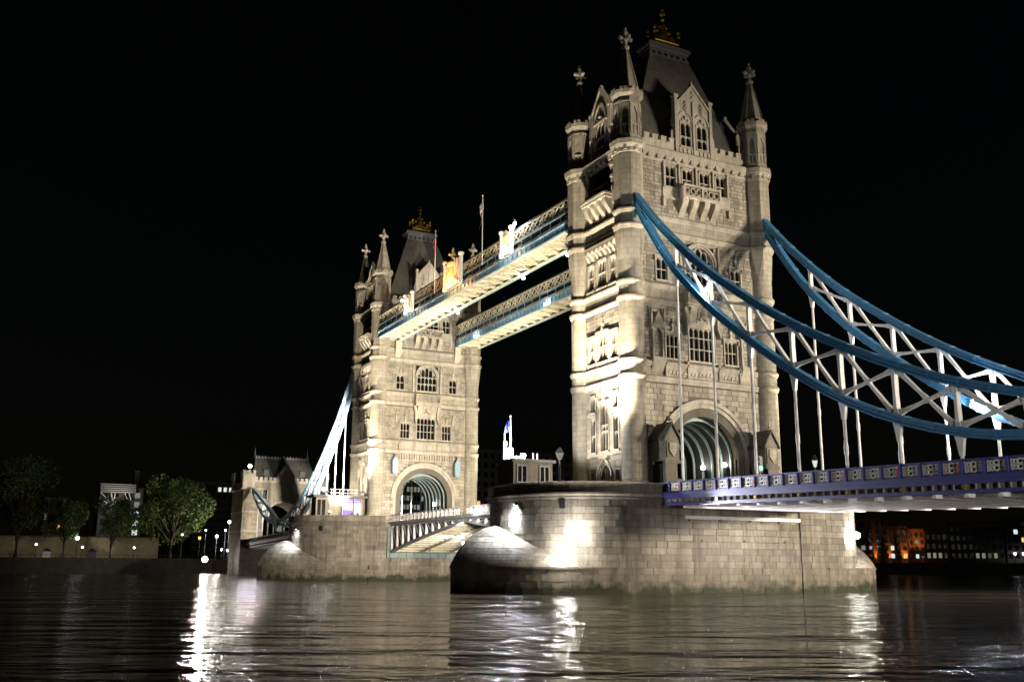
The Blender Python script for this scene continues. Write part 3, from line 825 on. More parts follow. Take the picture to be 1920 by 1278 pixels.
def make_pier(X, label, n_single):
    t = thing('bridge_pier', label, 'pier', (X, 0, 0))
    out = upper_outline(-.5)
    m = MB(); m.loft([[(X+x, y, z) for x, y in out] for z in (-3, 9.75)]); core = m.build('pier_core', 'pier_mortar', t)
    m = MB()
    for sg in (1, -1):
        og = ogive(-.35); 
        m.loft([[(X+x, sg*y, z) for x, y in og]+[(X-9, -sg*8, z), (X+9, -sg*8, z)][::1] for z in (-3, 2.55)])
    m.build('starling_core', 'pier_mortar', t)
    # domed caps of the starlings, laid in courses
    for sg in (1, -1):
        og = ogive(.05, 16); n = len(og); capm = MB()
        upp = []
        for i in range(n):
            s = abs(i-(n-1)/2)/((n-1)/2); a = (1-i/(n-1))*PI; a = -PI+a if False else -(PI*i/(n-1))
            upp.append((PR*math.cos(a), -PY+PR*math.sin(a), 2.6+4.15*max(0, 1-s/.64)))
        def pt(i, q, lift):
            x0, y0 = og[i]; x1, y1, z1 = upp[i]; h = q*q*(.35)+q*.65
            return (X+x0+(x1-x0)*h, sg*(y0+(y1-y0)*h), 2.6+(z1-2.6)*math.sin(q*PI/2)**.9+lift if q > 0 else 2.6+lift)
        K = 7; base = MB(); base.loft([[pt(i, q/K, -.05) for i in range(n)] for q in range(K+1)], cap=False, closed=False); base.build('starling_cap', 'pier_mortar', t)
        def qz(i, z):
            z1 = upp[i][2]
            if z1 < 2.62: return 1.
            f = (z-2.6)/(z1-2.6)
            return 1. if f >= 1 else (0. if f <= 0 else 2/PI*math.asin(f**(1/.9)))
        for c_ in range(K):
            za, zb_ = 2.6+4.15*c_/K+.02, 2.6+4.15*(c_+1)/K-.02
            c = MB(); keep = [i for i in range(n) if upp[i][2] > za]
            if len(keep) < 2: continue
            keep = list(range(max(0, keep[0]-1), min(n, keep[-1]+2)))
            c.loft([[pt(i, qz(i, za)+.0, -.05) for i in keep], [pt(i, qz(i, za), .03) for i in keep], [pt(i, (qz(i, za)+qz(i, zb_))/2, .03) for i in keep], [pt(i, qz(i, zb_), .03) for i in keep], [pt(i, qz(i, zb_), -.05) for i in keep]], cap=False, closed=False)
            c.build('cap_course', 'pier_stone', t)
        e = MB(); og2 = ogive(.10, 16); og3 = ogive(-.4, 16)
        e.loft([[(X+a[0], sg*a[1], 2.42), (X+a[0], sg*a[1], 2.62), (X+b[0], sg*b[1], 2.62), (X+b[0], sg*b[1], 2.42)] for a, b in zip(og2, og3)])
        e.build('starling_ledge', 'pier_stone', t)
    # granite blocks round the body and round the starlings
    cand = []
    full = upper_outline(0, 24); full = full+[full[0]]
    Ltot, at = path_walk(full)
    z = -1.4; row = 0
    while z < 9.2:
        h = .66; z1 = min(z+h, 9.28); s = 0
        while s < Ltot-.05:
            ln = random.uniform(1.25, 2.05) if s or row % 2 else .8; e = min(s+ln, Ltot)
            for q in (Ltot-PY-7.7, Ltot-PY+8.4):
                if s+.05 < q < e+.3: e = q
            a, b = at(s), at(e); mx, my = (a[0]+b[0])/2, (a[1]+b[1])/2
            rec = abs(mx) > PR-.3 and -7.7 < my < 8.4
            hid = z1 < 2.7 and abs(my) > PY+.3
            if not hid: cand.append((a, b, z, z1, rec))
            s = e
        z = z1; row += 1
    for sg in (1, -1):
        og = [(x, sg*y) for x, y in ogive(0, 16)]; Lo, ato = path_walk(og); z = -1.4; row = 0
        while z < 2.4:
            z1 = min(z+.66, 2.42); s = 0
            while s < Lo-.05:
                e = min(s+(random.uniform(1.3, 2.0) if s or row % 2 else .8), Lo); cand.append((ato(s), ato(e), z, z1, False)); s = e
            z = z1; row += 1
    def score(c):
        mx, my = X+(c[0][0]+c[1][0])/2, (c[0][1]+c[1][1])/2
        nx, ny = c[1][1]-c[0][1], -(c[1][0]-c[0][0])
        if nx*(mx-X)+ny*(my-(PY if my > 0 else -PY) if abs(my) > PY else 0) < 0: nx, ny = -nx, -ny
        vx, vy = CAM.x-mx, CAM.y-my
        f = (nx*vx+ny*vy)/math.hypot(nx, ny)/math.hypot(vx, vy)
        return -f if c[3] > .6 else 1
    order = sorted(range(len(cand)), key=lambda i: score(cand[i])); pick = set(order[:n_single])
    st = MB()
    for i, (a, b, z, z1, rec) in enumerate(cand):
        L = math.hypot(b[0]-a[0], b[1]-a[1]); ang = math.atan2(b[1]-a[1], b[0]-a[0])
        mx, my = (a[0]+b[0])/2, (a[1]+b[1])/2
        nx, ny = math.sin(ang), -math.cos(ang)
        cy = PY if my > PY else (-PY if my < -PY else my)
        if nx*mx+ny*(my-cy) < 0: nx, ny = -nx, -ny
        dep = .62; o = -dep/2+random.uniform(-.025, .02)-(.12 if rec else 0)
        c = (X+mx+nx*o, my+ny*o, (z+z1)/2)
        if i in pick: unit('granite_block', 'pier_stone', core, c, (max(.05, L-.03), dep, z1-z-.03), ang)
        else:
            T2 = lambda u, v, w: (c[0]+u*math.cos(ang)-v*math.sin(ang), c[1]+u*math.sin(ang)+v*math.cos(ang), c[2]+w)
            q = MB(T2); q.box(-L/2+.015, L/2-.015, -dep/2, dep/2, -(z1-z)/2+.015, (z1-z)/2-.015)
            k = len(st.v); st.v += q.v; st.f += [tuple(j+k for j in f) for f in q.f]
    tag(st.build('granite_facing', 'pier_stone', core), kind='stuff')
    # mouldings and parapet round each nose
    for sg in (1, -1):
        def nose(off):
            r = PR+off; k = 22
            return [(r, sg*9.3)]+[(r*math.cos(PI*i/k), sg*(PY+r*math.sin(PI*i/k))) for i in range(k+1)]+[(-r, sg*9.3)]
        def sweep(name, prof):
            mm = MB(); rings = [[(X+p[0], p[1], z) for p in nose(o)] for o, z in prof]
            mm.loft([list(x) for x in zip(*rings)]); mm.build(name, 'pier_stone', t)
        sweep('moulding', [(-.3, 9.22), (.08, 9.22), (.18, 9.4), (.18, 9.5), (-.3, 9.5)])
        sweep('moulding', [(-.3, 9.53), (.22, 9.53), (.36, 9.7), (.36, 9.85), (.1, 9.93), (-.3, 9.93)])
        sweep('parapet', [(-.28, 9.95), (.12, 9.95), (.12, 10.75), (-.28, 10.75)])
        sweep('coping', [(-.36, 10.77), (.24, 10.77), (.26, 10.93), (-.05, 11.0), (-.36, 10.95)])
    m = MB(); m.loft([[(X+x, y, z) for x, y in upper_outline(-.3)] for z in (9.78, ZB)]); m.build('pier_deck', 'paving', t)
    # bearing wall strip under the decks
    for sx in (-1, 1):
        m = MB(); m.box(X+sx*10.25-.3, X+sx*10.25+.3, -9.2, 9.2, 9.25, 9.72); m.build('bearing_ledge', 'pier_stone', t)
    # small dark slot
    a = -.78; m = MB(); px, py = X+(PR+.02)*math.cos(a), -PY+(PR+.02)*math.sin(a)
    m.beam((px, py, 8.3), (px, py, 9.2), .55, .3, (math.cos(a), math.sin(a), 0)); m.build('drain_slot', 'dark_void', t)
    return t
near_pier = make_pier(0, 'nearer granite bridge pier with rounded cutwater, dark at its waterline', 300)
far_pier = make_pier(FAR, 'farther granite bridge pier with lamplit conical cutwater cap', 260)

# ================================================================== suspended side spans
UP = [(5.0, 45.2), (7.16, 42.6), (11.27, 38.15), (17.48, 32.4), (24.58, 27.1), (30.31, 23.4), (35.62, 20.5), (40.71, 18.05), (46.05, 15.9), (51.34, 14.3), (57, 13.0), (61.8, 12.5)]
LP = [(5.0, 44.6), (7.81, 40.5), (11.16, 35.75), (13.69, 32.65), (19.0, 27.5), (24.82, 22.95), (29.99, 19.3), (35.24, 16.2), (40.49, 13.9), (45.98, 12.25), (51.14, 11.45), (56, 11.4), (61.8, 12.3)]
def herm(P, x):
    k = max(0, min(len(P)-2, sum(1 for p in P if p[0] <= x)-1))
    sl = lambda q: (P[min(q+1, len(P)-1)][1]-P[max(q-1, 0)][1])/(P[min(q+1, len(P)-1)][0]-P[max(q-1, 0)][0])
    (x0, y0), (x1, y1) = P[k], P[k+1]; h = x1-x0; t = (x-x0)/h
    return (2*t**3-3*t*t+1)*y0+(t**3-2*t*t+t)*h*sl(k)+(3*t*t-2*t**3)*y1+(t**3-t*t)*h*sl(k+1)
def zu(d):
    if d <= 61.8: return herm(UP, d)
    q = (d-61.8)/28.4; return 12.5+(22.0-12.5)*(.62*q+.38*q*q)+1.2*math.sin(PI*q)
def zl(d):
    if d <= 61.8: return herm(LP, d)
    q = (d-61.8)/28.4; return 12.3+(21.4-12.3)*(.30*q+.70*q*q)-.9*math.sin(PI*q)
def zp(d): return 11.05-.0245*(d-11)        # top of parapet
def tapered(m, p, q, ws, th, side):
    p, q = Vector(p), Vector(q); d = (q-p).normalized(); u = d.cross(Vector((0, 1, 0))).normalized()
    r = []
    for t, w in ws:
        c = p+(q-p)*t
        r.append([c+u*(a*w/2)+Vector((0, b*th/2, 0)) for a, b in ((-1, -1), (1, -1), (1, 1), (-1, 1))])
    m.loft(r)
WS = [(0, .52), (.12, .31), (.42, .21), (.5, .36), (.58, .21), (.88, .31), (1, .52)]
WV = [(0, .54), (.12, .33), (.5, .25), (.88, .33), (1, .54)]
def make_chain(X, sg, y, label, paint):
    t = thing('suspension_chain', label, 'chain', (X+sg*6.2, y, zu(6.2)), 'stiffened suspension chains')
    def P(d, z, dy=0): return (X+sg*d, y+dy, z)
    for nm, f, d0, d1 in (('upper_chord', zu, 5.6, 61.8), ('lower_chord', zl, 5.9, 61.8), ('upper_chord', zu, 61.8, 90.2), ('lower_chord', zl, 61.8, 90.2)):
        m = MB(); ds = [d0+(d1-d0)*i/44 for i in range(45)]; rings = []
        H = .34
        prof = [(-.24, -H), (-.36, -H), (-.36, -H+.12), (-.28, -H+.15), (-.28, -.07), (-.32, -.05), (-.32, .05), (-.28, .07), (-.28, H-.15), (-.36, H-.12), (-.36, H), (.36, H), (.36, H-.12), (.28, H-.15), (.28, .07), (.32, .05), (.32, -.05), (.28, -.07), (.28, -H+.15), (.36, -H+.12), (.36, -H)]
        seq = []
        for i, d in enumerate(ds):
            seq += [(d, 1)] if i % 2 else [(d-.14, 1), (d-.13, 1.09), (d+.13, 1.09), (d+.14, 1)]
        for d, bb in seq:
            d = min(max(d, d0+.001), d1-.001); sl = (f(min(d+.2, d1))-f(max(d-.2, d0)))/(min(d+.2, d1)-max(d-.2, d0)); L = math.hypot(1, sl)
            k = .55+.45*min(1, (61.8-d)/5) if d <= 61.8 else .55+.45*min(1, (d-61.8)/4)
            k *= bb; rings.append([P(d-sl/L*pz*k, f(d)+pz/L*k, py*bb) for py, pz in prof])
        m.loft(rings); m.build(nm, paint, t)
    m = MB(); m.lathe(X+sg*61.8, 0, [(.01, 0), (.01, .01)], 6) if False else m.tube([P(61.8, 12.4, -.75), P(61.8, 12.4, .75)], .85, 14)
    m.box(X+sg*61.8-.55, X+sg*61.8+.55, y-.6, y+.6, 10.2, 12.0); m.build('chain_pin', paint, t)
    nodes = [13.6+5.43*k for k in range(9)]
    sh = [66.8+5.6*k for k in range(4)]
    for grp in (nodes, sh):
        for k, d in enumerate(grp):
            a, b = zu(d)-.35, zl(d)+.35
            if a-b > .35:
                m = MB(); tapered(m, P(d, b), P(d, a), WV, .42, sg); m.build('strut', 'white_paint', t)
            if k < len(grp)-1 and (zu(grp[k+1])-zl(grp[k+1])) > 1.3:
                e = grp[k+1]
                m = MB(); tapered(m, P(d+.3, zu(d)-.5), P(e-.3, zl(e)+.45), WS, .30, sg); m.build('diagonal', 'white_paint', t)
                m = MB(); tapered(m, P(d+.3, zl(d)+.45), P(e-.3, zu(e)-.5), WS, .26, sg); m.build('diagonal', 'white_paint', t)
            top = zl(d)-.42; bot = zp(d)-1.2
            if top-bot > .8:
                m = MB(); tapered(m, P(d, top+.15), P(d, max(bot, top-1.3)), [(0, .85), (.3, .6), (1, .27)], .28, sg)
                m.tube([P(d, max(bot, top-1.1)), P(d, bot)], .135, 8)
                if top-bot > 4: c = bot+(top-bot)*.42; m.tube([P(d, c-.5), P(d, c-.3), P(d, c+.3), P(d, c+.5)], [.14, .18, .18, .14], 8)
                m.build('hanger', 'white_paint', t)
    return t
make_chain(0, 1, -9.3, 'blue and white suspension chain running down from the nearest tower corner', 'chain_blue')
make_chain(0, 1, 9.3, 'blue and white suspension chain behind the nearest one, from the right turret', 'chain_blue')
make_chain(FAR, -1, -9.3, 'floodlight-paled blue suspension chain dropping left from the farther tower', 'chain_blue_lit')
make_chain(FAR, -1, 9.3, 'floodlight-paled blue suspension chain on the far side of the left span', 'chain_blue_lit')

# parapet panel pattern, one mesh for all
def panel_mesh(name, mat, w=1.42, h=.72):
    k = name+mat+str(w)
    if k in UNIT: return UNIT[k]
    m = MB(); t = .05
    for a, b in ((-w/2, -w/2+.06), (w/2-.06, w/2)): m.box(a, b, -t, t, -h/2, h/2)
    for a, b in ((-h/2, -h/2+.06), (h/2-.06, h/2)): m.box(-w/2, w/2, -t, t, a, b)
    for i in range(2):
        for j in range(2):
            cx, cz = (-w/4, w/4)[i], (-h/4, h/4)[j]; r = .15
            for q in range(8):
                a, b = PI/4*q, PI/4*(q+1)
                m.loft([[(cx+r1*math.cos(g), yy, cz+r1*math.sin(g)) for r1, g in ((r-.06, a), (r+.05, a), (r+.05, b), (r-.06, b))] for yy in (-t*.8, t*.8)])
            for s in (-1, 1):
                m.beam((cx-w/4, 0, cz-s*h/4), (cx-.06, 0, cz-s*.06), .10, .11); m.beam((cx+w/4, 0, cz+s*h/4), (cx+.06, 0, cz+s*.06), .10, .11)
    me = bpy.data.meshes.new(name); me.from_pydata(m.v, [], m.f); me.materials.append(MATS[mat]); UNIT[k] = me
    return me
def place(name, me, parent, c, rot=(0, 0, 0), scale=(1, 1, 1)):
    o = bpy.data.objects.new(name, me); COL.objects.link(o); o.parent = parent
    o.location = Vector(c)-root_of(parent); o.rotation_euler = rot; o.scale = scale
    return o
def make_span(X, sg, label, blue, panelmat, railmat):
    t = thing('side_span_deck', label, 'bridge deck', (X+sg*11, 0, 9.9))
    D0, D1 = 10.7, 92.6
    def along(name, mat, y0, y1, o0, o1):
        m = MB(); m.loft([[(X+sg*d, a, zp(d)+b) for a, b in ((y0, o0), (y1, o0), (y1, o1), (y0, o1))] for d in (D0, D1)]); return m.build(name, mat, t)
    along('roadway', 'asphalt', -9.5, 9.5, -1.55, -1.2)
    for y, s in ((-9.75, -1), (9.75, 1)):
        a = (lambda p, q: (min(y-s*p, y-s*q), max(y-s*p, y-s*q)))
        along('handrail', railmat, y-.17, y+.17, -.16, 0)
        along('back_plate', 'iron_dark', *sorted((y-s*.10, y-s*.14)), -1.0, -.16)
        along('plinth_rail', railmat, y-.14, y+.14, -1.12, -.98)
        along('fascia', railmat, *sorted((y+s*.30, y-s*.2)), -1.42, -1.12)
        along('fascia', railmat, *sorted((y+s*.18, y-s*.2)), -1.72, -1.42)
        along('fascia_web', 'paving', *sorted((y-s*.10, y-s*.3)), -2.1, -1.72)
        along('fascia_flange', railmat, *sorted((y+s*.16, y-s*.45)), -2.36, -2.1)
        me = panel_mesh('parapet_panel', panelmat)
        ps = unit_mesh('parapet_post', railmat); rs = unit_mesh('red_post', 'red_paint'); gs = unit_mesh('gilt_boss', 'gold')
        k = 0; d = 13.9-1.81
        while d < D1-.5:
            z = zp(d)
            unit('parapet_post', railmat, t, (X+sg*d, y+s*.08, z-.58), (.18, .30, 1.0))
            for q in (0, .9): unit('web_stiffener', 'paving', t, (X+sg*(d+q), y-s*.05, zp(d+q)-1.91), (.08, .2, .36))
            if k % 3 == 1: unit('red_post', 'red_paint', t, (X+sg*(d-.22*1), y+s*.10, z-.62), (.20, .18, .62)); unit('gilt_boss', 'gold', t, (X+sg*d, y+s*.0, z-1.92), (.3, .3, .26))
            if d+1.81 < D1-.4: place('parapet_panel', me, t, (X+sg*(d+.905), y+s*.02, z-.56-.02))
            d += 1.81; k += 1
    # floor beams and stringers seen from below
    k = 0; d = 13.6
    while d < D1-1:
        m = MB(); z = zp(d)
        m.box(X+sg*d-.2, X+sg*d+.2, -9.3, 9.3, z-2.62, z-2.45); m.box(X+sg*d-.07, X+sg*d+.07, -9.3, 9.3, z-2.45, z-1.55)
        m.build('floor_beam', 'white_paint', t)
        d += 2.715
    for y in (-7.6, -5.1, -2.6, 0, 2.6, 5.1, 7.6): along('stringer', 'white_paint', y-.13, y+.13, -2.30, -1.56)
    along('soffit', 'white_paint', -9.3, 9.3, -1.66, -1.57)
    return t
make_span(0, 1, 'purple-blue road deck of the nearer side span with white lattice parapet panels', 'deck_blue', 'panel_white', 'deck_blue')
make_span(FAR, -1, 'pale lilac road deck of the left side span behind the farther pier', 'deck_blue', 'panel_white', 'sign_pale')
t = thing('service_beam', 'long white steel beam fixed across the near pier face under the deck', 'beam', (10.6, .4, 7.5))
m = MB(); m.box(10.75, 11.05, -7.3, 8.1, 7.45, 7.80); m.build('beam_body', 'white_paint', t)
for y in (-6.5, -2.5, 1.5, 5.5):
    m = MB(); m.box(10.05, 10.77, y-.1, y+.1, 7.3, 7.46); m.build('bracket', 'iron_dark', t)

# ================================================================== bascules
def make_bascule(xr, sg, label):
    t = thing('bascule_leaf', label, 'bascule', (xr, 0, 9.9))
    Ln = 30.4
    def zb(s): return 4.75+4.35*(s/Ln)**.82
    def P(s, y, z): return (xr+sg*s, y, z)
    m = MB(); m.box(*sorted((xr+sg*.1, xr+sg*Ln)), -8.3, 8.3, 9.5, 9.85); m.build('roadway', 'asphalt', t)
    for y in (-8.0, -2.7, 2.7, 8.0):
        outer = abs(y) > 7
        m = MB(); ss = [Ln*i/16 for i in range(17)]
        m.loft([[P(s, y+a, zb(s)+b) for a, b in ((-.38, -.16), (.38, -.16), (.38, .12), (-.38, .12))] for s in ss]); m.build('bottom_chord', 'grey_metal' if outer else 'cream', t)
        m = MB(); m.loft([[P(s, y+a, b) for a, b in ((-.3, 9.2), (.3, 9.2), (.3, 9.52), (-.3, 9.52))] for s in (0.1, Ln)]); m.build('top_chord', 'grey_metal' if outer else 'cream', t)
        n = 11
        for i in range(n+1):
            s = .3+Ln*.93*i/n
            if 9.2-zb(s) < .3: continue
            m = MB(); m.beam(P(s, y, zb(s)), P(s, y, 9.25), .34, .3, (1, 0, 0)); m.build('web_post', 'white_paint' if outer else 'cream', t)
            if i < n:
                s2 = .3+Ln*.93*(i+1)/n
                m = MB(); m.beam(P(s, y, 9.2), P(s2, y, zb(s2)), .22, .24, (0, 1, 0)); m.build('web_diagonal', 'grey_metal' if outer else 'cream', t)
    for i in range(14):
        s = 1+Ln*.95*i/14; m = MB()
        m.beam(P(s, -8, zb(s)+.05), P(s, 8, zb(s)+.05), .3, .3); m.build('cross_beam', 'cream', t)
        if i < 13 and i % 2 == 0:
            s2 = 1+Ln*.95*(i+1)/14
            for y0 in (-8, -2.7, 2.7):
                m = MB(); m.beam(P(s, y0, zb(s)), P(s2, y0+5.3, zb(s2)), .16, .16); m.build('sway_brace', 'cream', t)
    for y, s in ((-8.4, -1), (8.4, 1)):
        m = MB(); m.box(*sorted((xr+sg*.1, xr+sg*Ln)), y-.12, y+.12, 10.95, 11.1); m.build('handrail', 'sign_pale', t)
        m = MB(); m.box(*sorted((xr+sg*.1, xr+sg*Ln)), y-.2, y+.2, 9.55, 9.98); m.build('fascia', 'grey_metal', t)
        me = panel_mesh('parapet_panel', 'panel_white'); k = 0; d = .4
        while d+1.6 < Ln:
            unit('parapet_post', 'sign_pale', t, (xr+sg*d, y, 10.47), (.16, .26, .96)); place('parapet_panel', me, t, (xr+sg*(d+.8), y, 10.47)); d += 1.6
    return t
make_bascule(FAR+10.65, 1, 'cream lattice bascule leaf hinged on the farther pier')
make_bascule(-10.65, -1, 'lattice bascule leaf hinged on the nearer pier, mostly hidden behind it')
t = thing('hinge_wall', 'teal bearing girder on the farther pier under the bascule', 'girder', (FAR+10.8, 0, 4))
m = MB(); m.box(FAR+10.55, FAR+10.95, -8.4, 8.4, 3.9, 4.7); m.build('girder_web', 'teal_paint', t)
for i in range(12):
    m = MB(); y = -8.2+i*1.49; m.box(FAR+10.95, FAR+11.1, y-.08, y+.08, 3.9, 4.7); m.build('stiffener', 'teal_paint', t)
m = MB(); m.box(FAR+10.7, FAR+11.1, -8.9, -8.5, 3.9, 8.9); m.build('guide_post', 'teal_paint', t)

# ================================================================== high level walkways
WZ = 43.3
def make_walkway(y0, y1, label, ends):
    x0, x1 = FAR+5.6, -5.6
    t = thing('high_walkway', label, 'walkway', (x0, (y0+y1)/2, WZ))
    m = MB(); m.box(x0, x1, y0+.35, y1-.35, WZ+.55, WZ+.62); m.build('soffit', 'cream', t)
    n = 26; dx = (x1-x0)/n
    for i in range(n+1):
        x = x0+dx*i; m = MB(); m.box(x-.12, x+.12, y0+.3, y1-.3, WZ+.0, WZ+.56); m.build('floor_beam', 'cream', t)
        if i < n:
            for a, b in ((y0+.5, y1-.5), (y1-.5, y0+.5)):
                m = MB(); m.beam((x, a, WZ+.18), (x+dx, b, WZ+.2), .22, .16); m.build('lateral_brace', 'cream', t)
    for y, s in ((y0, -1), (y1, 1)):
        def along(nm, mat, p, q, a, b):
            mm = MB(); mm.box(x0, x1, *sorted((y-s*p, y-s*q)), a, b); return mm.build(nm, mat, t)
        along('edge_flange', 'cream', .2, .6, WZ-.02, WZ+.14); along('edge_flange', 'pale_blue', -.1, .2, WZ-.06, WZ+.14)
        along('edge_girder', 'pale_blue', .02, .12, WZ+.14, WZ+.95)
        along('edge_flange', 'pale_blue', -.18, .4, WZ+.95, WZ+1.1)
        along('band', 'grey_metal', -.10, .2, WZ+1.1, WZ+1.45)
        along('handrail', 'pale_blue', -.02, .12, WZ+2.25, WZ+2.4)
        along('glazing', 'glass_dark', .30, .36, WZ+1.45, WZ+2.5)
        along('lattice_rail', 'cream', .1, .3, WZ+2.5, WZ+2.68)
        along('lattice_rail', 'cream', .1, .3, WZ+4.0, WZ+4.15)
        along('backing', 'iron_dark', .32, .38, WZ+2.68, WZ+4.0)
        along('top_rail', 'iron_dark', .05, .4, WZ+4.15, WZ+4.35)
        st = unit_mesh('girder_bracket', 'chain_blue')
        for i in range(54):
            x = x0+(x1-x0)*(i+.5)/54
            unit('girder_bracket', 'chain_blue', t, (x, y+s*.0, WZ+.55), (.22, .16, .78))
            if i % 2: unit('orange_stud', 'orange_stud', t, (x, y+s*.12, WZ+1.28), (.24, .12, .2))
            if i % 2: unit('rail_post', 'pale_blue', t, (x, y-s*.05, WZ+1.85), (.07, .07, .9))
        key = 'lattice_panel%d' % s
        if key not in UNIT:
            b = MB(); w = dx; h = 1.32
            for k in range(2):
                u0, u1 = -w/2+w*k/2, -w/2+w*(k+1)/2
                for p, q in (((u0, -h/2), (u1, h/2)), ((u1, -h/2), (u0, h/2))): b.beam((p[0], 0, p[1]), (q[0], 0, q[1]), .14, .12)
                for q in range(0):
                    a0, a1 = PI/4*q, PI/4*(q+1); c = (u0+u1)/2
                    b.loft([[(c+r*math.cos(g), yy, r*1.2*math.sin(g)) for r, g in ((.26, a0), (.38, a0), (.38, a1), (.26, a1))] for yy in (-.05, .05)])
            b.box(-w/2-.06, -w/2+.06, -.08, .08, -h/2, h/2)
            me = bpy.data.meshes.new('lattice_panel'); me.from_pydata(b.v, [], b.f); me.materials.append(MATS['cream']); UNIT[key] = me
        for i in range(n): place('lattice_panel', UNIT[key], t, (x0+dx*(i+.5), y-s*.2, WZ+3.34))
    m = MB(); m.loft([[(x, y0+.3, WZ+4.3), (x, y1-.3, WZ+4.3), (x, (y0+y1)/2, WZ+5.0)] for x in (x0, x1)]); m.build('walkway_roof', 'lead', t)
    m = MB(); m.box(x0, x1, y0+.5, y1-.5, WZ+.6, WZ+1.3); m.build('walkway_floor', 'iron_dark', t)
    return t
make_walkway(-10.2, -5.6, 'nearer high level walkway with lit cream lattice and three crests', 1)
make_walkway(5.6, 10.2, 'farther high level walkway seen below and behind the crested one', 0)
# carrying brackets on the tower faces
for X, s in ((FAR, 1), (0, -1)):
    for y in (-6.0, 6.0):
        t = thing('walkway_bracket', 'cream bracket on the %s tower carrying the %s walkway end' % ('farther' if X else 'nearer', 'crested' if y < 0 else 'plain'), 'bracket', (X+s*5.5, y, 40.4))
        m = MB(); m.box(*sorted((X+s*5.3, X+s*6.2)), y-.55, y+.55, 41.6, WZ); m.build('bracket_block', 'cream', t)
        m = MB(); m.loft([[(X+s*5.3, y-.45, 40.3), (X+s*5.3, y+.45, 40.3), (X+s*5.6, y+.45, 40.3), (X+s*5.6, y-.45, 40.3)], [(X+s*5.3, y-.65, 41.3), (X+s*5.3, y+.65, 41.3), (X+s*6.35, y+.65, 41.3), (X+s*6.35, y-.65, 41.3)], [(X+s*5.3, y-.65, 41.62), (X+s*5.3, y+.65, 41.62), (X+s*6.35, y+.65, 41.62), (X+s*6.35, y-.65, 41.62)]]); m.build('bracket_corbel', 'cream', t)
# crests on the parapet
def make_crest(x, w, h, label, top):
    t = thing('heraldic_crest', label, 'crest', (x, -10.5, WZ+1.5))
    for s in (-1, 1):
        m = MB(); m.lathe(x+s*w/2, -10.5, [(.42, WZ+1.1), (.42, WZ+1.6), (.32, WZ+1.7), (.32, WZ+h-.5), (.48, WZ+h-.3), (.48, WZ+h), (.3, WZ+h+.1)], 8, PI/8); m.build('crest_post', 'white_paint', t)
    m = MB()
    m.box(x-w/2+.3, x+w/2-.3, -10.55, -10.4, WZ+1.3, WZ+h-.7)
    n = 7
    for i in range(n):
        u = x-w/2+.5+(w-1)*i/(n-1); m.box(u-.07, u+.07, -10.68, -10.5, WZ+1.3, WZ+h-.4-.5*abs(i-3)/3)
        m.ball((u, -10.62, WZ+h-.3-.5*abs(i-3)/3), .17, 6)
    for i in range(5): m.ball((x+(i-2)*w*.15, -10.65, WZ+1.9+.5*(i % 2)), .34, 7)
    m.plate([], 0, 0) if False else None
    m.build('arms_panel', 'panel_white', t)
    # shield in the middle
    m = MB(); pts = [(-.6, 1.2), (.6, 1.2), (.6, .3), (.35, -.3), (0, -.65), (-.35, -.3), (-.6, .3)]
    m.loft([[(x+p, yy, WZ+h*.55+q) for p, q in pts] for yy in (-10.85, -10.6)]); m.build('shield', 'gilt', t)
    if top:
        m = MB(); cross_finial(m, x, -10.5, WZ+h-.9, .95); m.lathe(x, -10.5, [(.9, WZ+h-1.4), (1.0, WZ+h-1.0), (.5, WZ+h-.6)], 8); m.build('crown', 'gilt', t, smooth=True)
    return t
c1 = make_crest(-23.2, 2.9, 4.9, 'small white lit crest on the walkway nearest the near tower', False)
c2 = make_crest(-41.6, 6.0, 5.9, 'large gilded crest with crown glowing orange at mid walkway', True)
c3 = make_crest(-59.9, 3.0, 4.6, 'small lit crest on the walkway nearest the farther tower', False)
def flag(x, h, label, mats, dirx):
    t = thing('flagpole', label, 'flag', (x, -10.3, WZ+2))
    m = MB(); m.tube([(x, -10.3, WZ+2), (x, -10.3, WZ+h)], [.09, .06], 6); m.ball((x, -10.3, WZ+h+.08), .13, 6); m.build('pole', 'white_paint', t)
    K, J = 10, 6
    for part, (mat, j0, j1) in enumerate(mats):
        m = MB(); rings = []
        for i in range(K+1):
            a = i/K
            rings.append([(x-.12-.95*a*(1-.25*a)-.12*math.sin(j*2.1+a*5), -10.3+.22*math.sin(a*7+j), WZ+h-.5-j*.62-2.3*a*a+(0)) for j in [j0+(j1-j0)*q/3 for q in range(4)]])
        m.loft(rings, cap=False, closed=False); o = m.build('cloth', mat, t)
        md = o.modifiers.new('thickness', 'SOLIDIFY'); md.thickness = .02
flag(-31.5, 12.6, 'tall pole with limp white and red flag on the walkway', (('flag_white', 0, 1.7), ('flag_red', 1.75, 2.2), ('flag_white', 2.25, 3.4)), 1)
flag(-49.3, 12.5, 'pole with drooping dark red flag before the farther tower', (('flag_blue', 0, .8), ('flag_white', .82, 1.1), ('flag_red', 1.12, 3.2)), 1)

